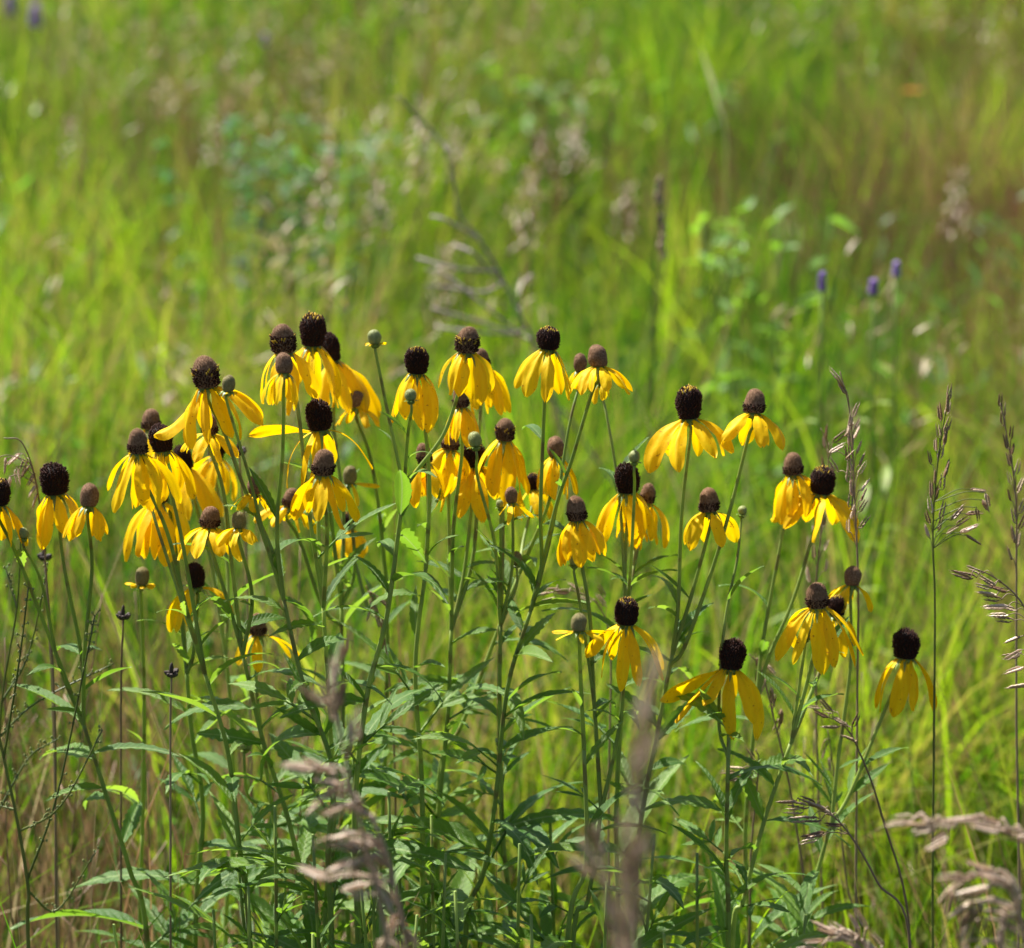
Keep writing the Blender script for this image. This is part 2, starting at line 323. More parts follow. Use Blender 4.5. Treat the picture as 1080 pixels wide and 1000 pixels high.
def speckle():
    X = []; Y = []
    for (y0, y1, dens) in ((3.8, 5.0, 50), (5, 8, 50), (8, 13, 26)):
        tx, ty = scatter(y0, y1, dens); k = nz2(tx, ty, 0.9, 31.0) > -0.05; tx, ty = tx[k], ty[k]; nb = 9
        X.append((tx[:, None]+rng.normal(0, .022, (len(tx), nb))).ravel()); Y.append((ty[:, None]+rng.normal(0, .022, (len(tx), nb))).ravel())
    x = np.concatenate(X); y = np.concatenate(Y); n = len(x)
    z = zarr(x, y)+np.repeat(rng.uniform(.42, .66, n//9), 9)[:n]+rng.uniform(-.07, .02, n)
    blades('meadow_seed_heads', np.stack([x, y, z], 1), rng.uniform(.014, .030, n), rng.uniform(.003, .006, n), rng.uniform(0.2, 1.5, n), rng.uniform(0, .6, n), rng.uniform(0, 6.28, n), np.clip(rng.normal(.75, .2, n), 0, 1), M['straw'], 3, 'tiny tan grass seeds speckling the tops of the meadow', bulge=1)
speckle()

def forbs():
    """low broad leaves between the grass, out of focus in the field"""
    X = []; Y = []; S = []
    for (y0, y1, dens, s) in ((1.9, 3.3, 400, .035), (3.3, 6.0, 330, .036), (6, 11, 90, .045)):
        x, y = scatter(y0, y1, dens); c = nz2(x, y, 1.3, 21.0); k = c+rng.normal(0, .05, len(x)) > 0.20
        x, y = x[k], y[k]; X.append(x); Y.append(y); S.append(s*rng.uniform(.6, 1.4, len(x)))
    x = np.concatenate(X); y = np.concatenate(Y); s = np.concatenate(S); n = len(x)
    z = zarr(x, y)+rng.uniform(0.12, 0.46, n)*(1+0.5*nz2(x, y, 2.2, 4.4))
    z = np.where(y < 2.5, np.minimum(z, 0.36), z)
    tint = np.clip(0.35+0.4*nz2(x, y, 2, 2)+rng.normal(0, .2, n), 0, 1)
    blades('meadow_leaves', np.stack([x, y, z], 1), s, s*0.28, rng.uniform(0.5, 2.0, n), rng.uniform(-0.3, 1.0, n), rng.uniform(0, 2*np.pi, n), tint, M['forb'], 4, 'broad glossy leaves of low plants growing through the grass', bulge=1)
forbs()

# ------------------------------------------------------------------ coneflower pieces
def cone_mesh(stage, var):
    """unit cone: width 1, height 1, base at z=0. stages g smooth, m ring at the foot, r ring most of the way, d dark all over, b bud"""
    rd = random.Random(hash((ord(stage), var)) & 0xffff)
    mb = MB(); mats = [M['dome'], M['dark'], M['pollen'], M['core']]
    if stage == 'b': mats[0] = M['bud']
    if stage == 'o': mats[0] = M['dome_g']
    if stage == 'd': mats[0] = M['core']
    def prof(u):       # radius along height
        if stage == 'd': return 0.47*max(0.0, 1-((u-0.42)/0.58)**3)**0.5 if u > 0.42 else 0.47*(0.80+0.2*smooth(u/0.42))
        if stage in 'mr': return 0.43*(max(0.0, 1-((u-0.3)/0.7)**2.5)**0.5 if u > 0.3 else 0.9+0.1*u/0.3)
        return 0.48*max(0.0, 1-abs((u-0.42)/(0.58 if u > 0.42 else 0.60))**2.2)**0.5
    rings, seg = 16, 20; rows = []
    for i in range(rings+1):
        u = i/rings; r = max(prof(u), 0.012)*(0.97 if stage in 'dmr' else 1)
        if i == rings: r = 0.012
        rows.append([Vector((r*math.cos(2*math.pi*k/seg), r*math.sin(2*math.pi*k/seg), u)) for k in range(seg)])
    mb.quadgrid(rows, 0, True)
    npt = {'g': 330, 'o': 330, 'b': 170, 'm': 340, 'r': 360, 'd': 430}[stage]
    lim = {'g': -1, 'o': -1, 'b': -1, 'm': 0.34, 'r': 0.60, 'd': 2}[stage]
    for i in range(npt):
        u = (i+0.5)/npt; u = u**0.92; a = i*2.39996+rd.uniform(-.08, .08)
        # equal area spread over the dome
        r = max(prof(u), 0.02); n = Vector((math.cos(a), math.sin(a), 0))
        slope = (prof(min(1, u+.03))-prof(max(0, u-.03)))/.06
        nrm = Vector((n.x, n.y, -slope)).normalized(); p = Vector((n.x*r, n.y*r, u))
        if u > 0.985: nrm = Vector((0, 0, 1))
        spiky = u < lim
        if spiky:
            L = rd.uniform(.06, .135); wdt = rd.uniform(.020, .034)
            if stage in 'mr': L *= 1.15
            d = (nrm*0.9+Vector((0, 0, 0.55))+Vector((rd.uniform(-.35, .35), rd.uniform(-.35, .35), rd.uniform(-.2, .3)))).normalized()
            e = d.orthogonal().normalized(); f = d.cross(e)
            mi = 1
            edge = (stage == 'd' and u > 0.84) or (stage == 'r' and 0.36 < u < 0.60) 
            if edge and rd.random() < (0.28 if stage == 'r' else 0.35*(var % 2)): mi = 2
            b = len(mb.v)
            q = p-nrm*0.02
            for k in range(4):
                ang = math.pi/2*k; mb.v.append(tuple(q+(e*math.cos(ang)+f*math.sin(ang))*wdt))
            for k in range(4):
                ang = math.pi/2*k; mb.v.append(tuple(q+d*L*0.75+(e*math.cos(ang)+f*math.sin(ang))*wdt*1.05))
            mb.v.append(tuple(q+d*L*1.1))
            for k in range(4):
                k2 = (k+1) % 4
                mb.f.append((b+k, b+k2, b+4+k2, b+4+k)); mb.m.append(mi); mb.f.append((b+4+k, b+4+k2, b+8)); mb.m.append(mi)
        else:
            wdt = 0.027 if stage != 'b' else 0.038
            e = nrm.orthogonal().normalized(); f = nrm.cross(e); b = len(mb.v)
            for k in range(5):
                ang = 2*math.pi/5*k; mb.v.append(tuple(p-nrm*0.006+(e*math.cos(ang)+f*math.sin(ang))*wdt))
            mb.v.append(tuple(p+nrm*0.040+Vector((0, 0, .012))))
            for k in range(5):
                mb.f.append((b+k, b+(k+1) % 5, b+5)); mb.m.append(0)
    o_ = Vector((var*3.1, ord(stage), 0)); sx = rd.uniform(-.06, .06); sy = rd.uniform(-.06, .06)
    for i, v in enumerate(mb.v):
        k = 1+.13*noise.noise(Vector(v)*2.2+o_); mb.v[i] = (v[0]*k+sx*v[2], v[1]*k+sy*v[2], v[2]*(1+.05*noise.noise(Vector(v)*1.7-o_)))
    return mb.mesh('cone', mats, smooth=True)
CONES = {(s, v): cone_mesh(s, v) for s in 'gombrd' for v in range(4)}

def petal_mesh(L, W, az, e0, e1, r0, z0, twist=0.0, side=0.0, crv=1.0, curl=0.0, hook=0.0):
    """petal in head space; az: 0 right, 90 away from the camera, -90 towards it; e0,e1 elevation at root and tip (deg)"""
    mb = MB(); n = 16; a = R(az); rad = Vector((math.cos(a), math.sin(a), 0)); tan = Vector((-math.sin(a), math.cos(a), 0)); zz = Vector((0, 0, 1))
    p = rad*r0+zz*z0; rows = []; nw = 8
    off = random.uniform(-1, 1); ph = random.uniform(0, 6)
    lob = [random.uniform(0.0, 0.03)+(0.05 if j in (2, 4) else 0)*random.random() for j in range(nw+1)]; rg = random.uniform(.03, .09); fold = random.choice((0, 0, .15, .4))
    for i in range(n+1):
        t = i/n
        el = R(e0+(e1-e0)*(1-(1-t)**(1.6*crv)) + hook*t*t)
        az_side = side*t*t
        d = rad*math.cos(el)+zz*math.sin(el)+tan*az_side; d.normalize()
        if i: p = p+d*(L/n)
        nr = (rad*(-math.sin(el))+zz*math.cos(el)).normalized()
        tw = R(twist)*(0.4+0.6*t); tv = tan*math.cos(tw)+nr*math.sin(tw); nv = nr*math.cos(tw)-tan*math.sin(tw)
        wprof = (0.30+0.70*smooth(t/0.42))*(1.0 if t < 0.66 else (1-0.86*((t-0.66)/0.34)**2.6))
        row = []
        for j in range(nw+1):
            s = (j/nw-0.5)*2
            cup = -(0.16+fold)*abs(s)**1.6*(1-0.3*t) + rg*math.cos(s*math.pi*2) + 0.07*math.sin(ph+t*7+s*2)*t + 0.04*math.sin(ph*2+t*15+s*5)*t
            cup += curl*t*(s*s)
            tipback = (lob[j]*L*smooth((t-0.85)/.15)) if t > .85 else 0
            edge = 1+0.05*math.sin(ph*3+t*13+j)
            row.append(p+tv*(s*W*0.5*wprof*edge)+nv*(cup*W*0.5)-d*tipback)
        rows.append(row)
    mb.quadgrid(rows); return mb.mesh('petal', [M['petal']])

def specks(m, col, sc_, thr, amt):
    t = m.node_tree; tc = N(t, "ShaderNodeTexCoord"); nz = N(t, "ShaderNodeTexNoise"); nz.inputs['Scale'].default_value = sc_; nz.inputs['Detail'].default_value = 1
    t.links.new(tc.outputs['Object'], nz.inputs['Vector']); r = N(t, "ShaderNodeMapRange"); r.inputs['From Min'].default_value = thr; r.inputs['From Max'].default_value = thr+.05; r.inputs['To Max'].default_value = amt
    t.links.new(nz.outputs[0], r.inputs['Value'])
    for n in [q for q in t.nodes if q.type in ('BSDF_PRINCIPLED', 'BSDF_TRANSLUCENT')]:
        inp = n.inputs[0]; src = inp.links[0].from_socket; mx = N(t, "ShaderNodeMix", data_type='RGBA'); mx.inputs['B'].default_value = (*col, 1)
        t.links.new(r.outputs[0], mx.inputs['Factor']); t.links.new(src, mx.inputs['A']); t.links.new(mx.outputs['Result'], inp)
specks(M['petal'], (0.42, 0.16, 0.01), 330, 0.70, 0.7)
specks(M['leaf'], (0.20, 0.15, 0.04), 150, 0.69, 0.75)
def veins(m):
    t = m.node_tree; tc = N(t, "ShaderNodeTexCoord"); sp = N(t, "ShaderNodeSeparateXYZ"); t.links.new(tc.outputs['Object'], sp.inputs[0])
    ab = N(t, "ShaderNodeMath", operation='ABSOLUTE'); t.links.new(sp.outputs['X'], ab.inputs[0])
    r = N(t, "ShaderNodeMapRange"); r.inputs['From Min'].default_value = .004; r.inputs['From Max'].default_value = .009; r.inputs['To Min'].default_value = .75; r.inputs['To Max'].default_value = 0
    t.links.new(ab.outputs[0], r.inputs['Value'])
    for n in [q for q in t.nodes if q.type in ('BSDF_PRINCIPLED', 'BSDF_TRANSLUCENT')]:
        inp = n.inputs[0]; src = inp.links[0].from_socket; mx = N(t, "ShaderNodeMix", data_type='RGBA'); mx.inputs['B'].default_value = (0.24, 0.34, 0.10, 1)
        t.links.new(r.outputs[0], mx.inputs['Factor']); t.links.new(src, mx.inputs['A']); t.links.new(mx.outputs['Result'], inp)
    f = N(t, "ShaderNodeMath", operation='MULTIPLY_ADD'); f.inputs[1].default_value = -1.3; t.links.new(ab.outputs[0], f.inputs[0]); t.links.new(sp.outputs['Y'], f.inputs[2])
    g_ = N(t, "ShaderNodeMath", operation='MULTIPLY'); g_.inputs[1].default_value = 95; t.links.new(f.outputs[0], g_.inputs[0])
    sn = N(t, "ShaderNodeMath", operation='SINE'); t.links.new(g_.outputs[0], sn.inputs[0])
    b = N(t, "ShaderNodeBump"); b.inputs['Strength'].default_value = .25; b.inputs['Distance'].default_value = .0007; t.links.new(sn.outputs[0], b.inputs['Height'])
    p = [q for q in t.nodes if q.type == 'BSDF_PRINCIPLED'][0]; ob = [q for q in t.nodes if q.type == 'BUMP'][0]
    if ob != b: t.links.new(ob.outputs[0], b.inputs['Normal'])
    t.links.new(b.outputs[0], p.inputs['Normal'])
veins(M['leaf'])
specks(M['stem'], (0.16, 0.07, 0.03), 60, 0.60, 0.5)

# leaf variants, unit length along +Y, face up +Z
def lance(mb, L, W, base=Vector((0, 0, 0)), ang=0.0, droop=0.5, fold=0.25, ser=0.10, n=16, wav=0.0, z0=0.0):
    ca, sa = math.cos(ang), math.sin(ang); rows = []; x = 0; y = 0; z = 0; ph = random.uniform(0, 6)
    for i in range(n+1):
        t = i/n; el = 0.35*z0-droop*t*1.5
        if i: y += math.cos(el)*L/n; z += math.sin(el)*L/n
        wv = math.sin(math.pi*min(1, t**0.82))**0.85 if 0 < t < 1 else 0.0
        wv = max(wv, 0.05 if t < 0.5 else 0.015); s_ = 1+ser*(1 if i % 2 else -1)*(1 if 0 < i < n else 0)
        row = []
        for s in (-1, -0.55, 0, 0.55, 1):
            xx = s*W*0.5*wv*(s_ if abs(s) == 1 else 1); zz = z+abs(s)**1.0*W*0.5*wv*fold+wav*W*math.sin(ph+t*9)*s*abs(s) - (0.05*W if s == 0 else 0)
            q = Vector((xx, y+abs(s)*-0.02*L*(ser > 0), zz)); q = Vector((q.x*ca+q.y*sa, -q.x*sa+q.y*ca, q.z)); row.append(base+q)
        rows.append(row)
    mb.quadgrid(rows)
LEAVES = []; LOBED = []
for k in range(9):
    random.seed(100+k); mb = MB()
    lance(mb, 1.0, random.uniform(0.11, 0.185), droop=random.uniform(0.15, 0.95), fold=random.uniform(0.1, 0.5), ser=random.choice((0.06, 0.12, 0.17)), wav=random.uniform(0, .12), z0=random.uniform(0, 1))
    LEAVES.append(mb.mesh('leaf', [M['leaf']]))
for k in range(7):
    random.seed(200+k); mb = MB(); dr = random.uniform(0.2, 0.7)
    pet = [Vector((0, 0.34*i/6, 0.04*i/6-dr*0.25*(0.34*i/6)**2)) for i in range(7)]
    mb.tube(pet, 0.012, 4)
    lance(mb, 0.70, random.uniform(0.10, 0.14), base=pet[-1], droop=dr, fold=0.25, ser=0.12, wav=0.06)
    for (bi, A, LL) in ((5, 0.75, 0.46), (5, -0.7, 0.46), (3, 0.95, 0.34), (3, -1.0, 0.34))[:random.choice((2, 3, 4))]:
        lance(mb, LL*random.uniform(.8, 1.15), random.uniform(0.06, 0.09), base=pet[bi], ang=A+random.uniform(-.15, .15), droop=dr*0.8, fold=0.3, ser=0.10, n=12, wav=0.05)
    LOBED.append(mb.mesh('leaf', [M['leaf']]))
mb = MB(); lance(mb, 1.0, 0.17, droop=0.1, fold=0.35, ser=0.0, n=8); BRACT = mb.mesh('leaf', [M['leaf']])
random.seed(7)

# ------------------------------------------------------------------ flower heads
def head(parent, pos_local, Y, x, y, wpx, hpx, st, L=0, n=0, lean=0, back=12, petals=None, gap=0, name='flower_head', e0=None, e1=None, W=None, label=None, az0=None):
    s = mm(Y); wd = wpx*s; hd = hpx*s
    axis = Vector((math.sin(R(lean)), math.sin(R(back))*math.cos(R(lean)), math.cos(R(lean))*math.cos(R(back)))).normalized()
    q = Vector((0, 0, 1)).rotation_difference(axis)
    # origin = base of the cone
    base = pos_local - axis*(hd*0.5)
    mb = MB()
    rr = wd*0.36
    for k in range(1):
        mb.blob(Vector((0, 0, -0.0015-hd*0.02)), (rr, rr, hd*0.11+0.0012), 0, 10, 5)
    mb.tube([Vector((0, 0, -hd*0.30)), Vector((0, 0, -hd*0.17)), Vector((0, 0, -hd*0.06))], [0.0011, 0.0016, rr*0.75], 8, 0)
    ns = 9 if st in 'bo' else 8
    for k in range(ns):
        a = 2*math.pi*k/ns+random.uniform(-.2, .2); ll = wd*(0.42 if st == 'b' else 0.38)*random.uniform(.75, 1.2)
        el0 = 0.1 if st in 'bo' else -0.3
        rows = []
        for i in range(5):
            t = i/4; d = Vector((math.cos(a), math.sin(a), 0)); tn = Vector((-math.sin(a), math.cos(a), 0))
            p_ = d*(rr*0.85+ll*t)+Vector((0, 0, -hd*0.03+ll*(el0*t-(0.9 if st not in 'b' else 0.3)*t*t))); w_ = 0.0013*(1-t**2)+0.0002
            rows.append([p_-tn*w_, p_+Vector((0, 0, -.0003)), p_+tn*w_])
        mb.quadgrid(rows)
    ho = link(name, mb.mesh('flower_head', [M['sepal']]), parent, Matrix.Translation(base) @ q.to_matrix().to_4x4())
    if label: ho['label'] = label
    co = link('cone', CONES[(st, random.randint(0, 3))], ho, Matrix.Rotation(random.uniform(0, 6.28), 4, 'Z') @ Matrix.Diagonal((wd*1.04, wd*1.04, hd, 1)))
    if petals is None:
        petals = []
        if n:
            st0 = random.uniform(0, 360) if az0 is None else az0
            for k in range(n):
                a = st0+360*k/n+random.uniform(-11, 11)
                a = (a+180) % 360-180
                if gap and abs(a+90) < gap: continue
                if random.random() < .04: continue
                if random.random() < .10: petals.append(dict(az=a, L=L*random.uniform(.55, .8), W=L*random.uniform(.08, .13), tw=random.uniform(-90, 90), curl=.6)); continue
                petals.append(dict(az=a, L=L*random.uniform(.80, 1.10)))
    for pd in petals:
        LL = pd.get('L', L)*s*1.12
        ww = pd.get('W', W or (0.22*pd.get('L', L)+5.0*(wpx/22.)))*s*random.uniform(.78, 1.15)
        ra = wd*0.36
        ee0 = pd.get('e0', e0 if e0 is not None else random.uniform(-58, -15)); ee1 = pd.get('e1', e1 if e1 is not None else random.uniform(-99, -82))
        me = petal_mesh(LL, ww, pd['az'], ee0, ee1, ra, -hd*0.03, twist=pd.get('tw', random.gauss(0, 24) if abs(math.cos(R(pd['az']))) < .6 else random.choice((-1, 1))*random.uniform(20, 62)), side=pd.get('side', random.gauss(0, .2)), crv=pd.get('crv', 1.0), curl=pd.get('curl', random.uniform(-.15, .2)), hook=pd.get('hook', random.uniform(-6, 14)))
        link('petal', me, ho)
    return base-axis*hd*0.28, axis

# head table: id -> x, y, w, h, stage, petal length, count, options      (pixels of the photograph)
H = {
 1: (-3,519,26,30,'d',46,8,dict(lean=-4)), 2: (57,505,29,33,'d',50,8,dict(back=4)), 3: (94,522,20,25,'g',38,9,dict(back=14,gap=14)),
 4: (24,562,12,11,'b',0,0,dict()), 5: (150,607,16,19,'o',11,7,dict(e0=5,e1=-10,back=6)),
 6: (146,465,23,27,'m',60,8,dict(back=6)), 7: (170,462,24,28,'d',64,7,dict(lean=-5,back=4)), 8: (159,442,21,22,'m',40,7,dict()), 9: (148,489,14,20,'d',34,5,dict(lean=-14)),
 10: (193,483,19,26,'d',52,8,dict(lean=-14)),
 11: (217,392,30,33,'r',58,0,dict(petals=[dict(az=188,L=66,e0=-62,e1=-60,hook=60,side=0.3),dict(az=215,L=62,e0=-40,e1=-85),dict(az=262,L=56,e1=-86,W=10),dict(az=300,L=56,e0=-30),dict(az=325,L=62,e0=-20,e1=-75),dict(az=350,L=60,e0=-15,e1=-70),dict(az=15,L=58,e0=-10,e1=-65),dict(az=60,L=50),dict(az=120,L=50)])),
 12: (221,447,19,22,'m',38,9,dict(lean=3,e0=-5,e1=-65,back=4)), 13: (229,472,17,22,'d',46,7,dict(lean=8)), 14: (222,545,23,23,'m',46,9,dict(e0=-8,e1=-68,lean=4)),
 15: (206,607,19,26,'d',40,0,dict(petals=[dict(az=185,L=52,e0=-10,e1=-92,W=14),dict(az=208,L=48,e1=-88,W=13),dict(az=240,L=42,e1=-85),dict(az=352,L=54,e0=15,e1=-100,W=13),dict(az=12,L=46,e0=5,e1=-88,W=12),dict(az=150,L=36)])),
 16: (168,519,20,22,'d',64,9,dict(back=4)),
 18: (241,404,14,17,'o',6,5,dict(e0=10,e1=-30)), 19: (269,511,16,20,'g',27,8,dict(e0=-15,e1=-60)), 20: (252,548,16,18,'o',26,8,dict(e0=-10,e1=-65)),
 21: (308,525,19,21,'m',34,9,dict(lean=14,e0=-10,e1=-50)),
 22: (272,658,20,24,'m',38,0,dict(petals=[dict(az=0,L=46,e0=5,e1=-48,W=10),dict(az=20,L=40,e0=0,e1=-60,W=9),dict(az=275,L=38),dict(az=240,L=36),dict(az=190,L=34,e1=-88)])),
 23: (299,357,28,30,'r',58,8,dict(lean=-3)), 24: (300,383,18,22,'g',36,9,dict(back=16,gap=18,lean=2)), 25: (330,348,26,34,'d',66,8,dict(back=6)),
 26: (348,367,20,30,'d',66,7,dict(lean=-12)),
 27: (336,438,27,32,'d',60,0,dict(back=8,label='flower head with one broad petal held out sideways',petals=[dict(az=182,L=62,W=19,e0=22,e1=-12,tw=70,crv=.8,hook=0),dict(az=205,L=66,e0=-10,e1=-88,W=13),dict(az=232,L=60,e0=-30,e1=-85),dict(az=262,L=66,e0=-50,e1=-82,W=15),dict(az=345,L=62,e0=2,e1=-78,W=12),dict(az=75,L=42),dict(az=110,L=45)])),
 28: (341,487,26,28,'m',54,9,dict(back=4,e1=-80,az0=-90)), 29: (377,420,17,20,'g',27,9,dict(e0=-15,e1=-62,gap=18,back=15)),
 30: (369,500,15,19,'o',22,0,dict(petals=[dict(az=0,L=26,e0=-2,e1=-8,W=6,tw=60),dict(az=310,L=24,e0=-35,e1=-70,W=8)])),
 31: (368,549,16,18,'d',34,9,dict()),
 32: (395,355,14,15,'b',7,5,dict(e0=5,e1=-10)),
 33: (440,380,24,28,'d',56,8,dict(back=5,az0=-88)), 34: (433,416,12,12,'b',0,0,dict()), 35: (447,478,18,22,'m',42,6,dict(lean=-8)),
 36: (493,358,26,27,'r',54,9,dict(back=0)), 37: (509,377,15,20,'m',52,7,dict(lean=-12)), 38: (486,419,18,22,'m',38,8,dict(back=10,gap=14)),
 39: (475,465,20,18,'m',54,6,dict(lean=8)), 40: (500,479,24,26,'d',62,9,dict(back=2,e0=-10,e1=-72)), 41: (501,463,14,16,'b',0,0,dict()),
 42: (533,453,22,23,'r',60,10,dict(lean=5,back=2)), 43: (586,471,18,22,'g',42,9,dict(back=15,gap=20)), 44: (579,357,23,23,'d',54,7,dict(back=6,e1=-80)),
 45: (612,382,14,19,'g',22,5,dict()), 46: (631,375,21,23,'g',36,10,dict(back=10,e0=-12,e1=-68)), 47: (562,508,14,17,'d',38,7,dict()),
 48: (539,522,13,17,'g',24,7,dict(e1=-55)), 49: (527,531,8,8,'b',0,0,dict()), 50: (608,536,23,27,'m',44,9,dict(back=10)), 51: (606,590,11,12,'b',0,0,dict()),
 52: (662,504,25,32,'d',60,8,dict(back=4)), 53: (669,481,12,12,'b',0,0,dict()), 54: (684,520,18,21,'m',46,7,dict(lean=10)), 55: (671,547,13,16,'o',22,6,dict()),
 56: (726,425,26,34,'d',60,8,dict(back=8,e0=-15,e1=-70)), 57: (796,423,24,26,'m',42,8,dict(lean=4,back=14,e0=-14,e1=-70)), 58: (747,527,23,26,'m',46,6,dict(back=10,e0=-12,e1=-78)),
 59: (783,538,10,9,'b',0,0,dict()), 60: (836,489,22,24,'m',48,8,dict(lean=-4)), 61: (868,507,26,28,'d',56,9,dict(lean=6,back=4,e0=-10,e1=-62)),
 62: (661,645,25,28,'d',60,0,dict(back=6,lean=2,petals=[dict(az=186,L=48,e0=-18,e1=-60,W=19,tw=70),dict(az=214,L=58,e0=-32,e1=-90,W=15,tw=40),dict(az=262,L=66,e0=-70,e1=-84,W=17),dict(az=292,L=62,e0=-50,e1=-80,W=15),dict(az=338,L=64,e0=-28,e1=-72,W=15,tw=-50),dict(az=5,L=58,e0=-24,e1=-76,W=14,tw=60),dict(az=80,L=50),dict(az=120,L=48)])),
 63: (610,656,17,19,'o',20,0,dict(petals=[dict(az=175,L=22,e0=5,e1=-6,W=7),dict(az=200,L=22,e0=-12,e1=-22,W=7),dict(az=-8,L=22,e0=0,e1=-10,W=7),dict(az=-30,L=24,e0=-10,e1=-30,W=7),dict(az=-80,L=14,e1=-60,W=6),dict(az=90,L=18,e0=0,e1=-20,W=7)])),
 64: (772,690,28,32,'d',70,0,dict(back=10,lean=6,label='flower head with its long petals swept to one side',petals=[dict(az=186,L=70,e0=-26,e1=-44,W=20,tw=72),dict(az=205,L=74,e0=-34,e1=-58,W=14,tw=55),dict(az=235,L=46,e0=-40,e1=-60,W=13),dict(az=268,L=70,e0=-78,e1=-70,W=14,side=0.35),dict(az=310,L=58,e0=-40,e1=-70,W=16),dict(az=345,L=76,e0=-28,e1=-92,W=15,tw=55),dict(az=10,L=60,e0=-36,e1=-84,W=14,tw=-50),dict(az=70,L=40)])),
 65: (862,627,26,28,'m',62,0,dict(back=4,lean=-3,petals=[dict(az=180,L=58,e0=10,e1=-120,W=13),dict(az=200,L=64,e0=-25,e1=-75,W=14,side=-.2),dict(az=235,L=62,e0=-30,e1=-70,W=13),dict(az=268,L=66,e0=-80,e1=-86,W=18),dict(az=305,L=60,e0=-60,e1=-80,W=15),dict(az=335,L=68,e0=-35,e1=-80,W=14),dict(az=0,L=66,e0=-25,e1=-76,W=13),dict(az=80,L=50)])),
 66: (882,639,18,22,'d',40,4,dict()), 67: (899,607,18,21,'g',32,7,dict(e0=-15,e1=-75,gap=20)), 68: (850,667,12,13,'b',0,0,dict()),
 69: (956,679,28,31,'r',58,0,dict(back=8,petals=[dict(az=184,L=58,e0=-30,e1=-98,W=13,tw=55),dict(az=208,L=60,e0=-35,e1=-90,W=13,tw=30),dict(az=255,L=60,e0=-55,e1=-98,W=17),dict(az=300,L=52,e0=-55,e1=-90,W=14),dict(az=345,L=58,e0=-34,e1=-82,W=14,tw=-50),dict(az=5,L=52,e0=-35,e1=-80,W=13,tw=55),dict(az=80,L=36)])),
 70: (259,785,13,11,'b',0,0,dict()), 71: (545,588,12,14,'o',0,0,dict()), 72: (634,398,12,14,'g',20,6,dict()),
}
H[69] = H[69][:4]+('d',)+H[69][5:]
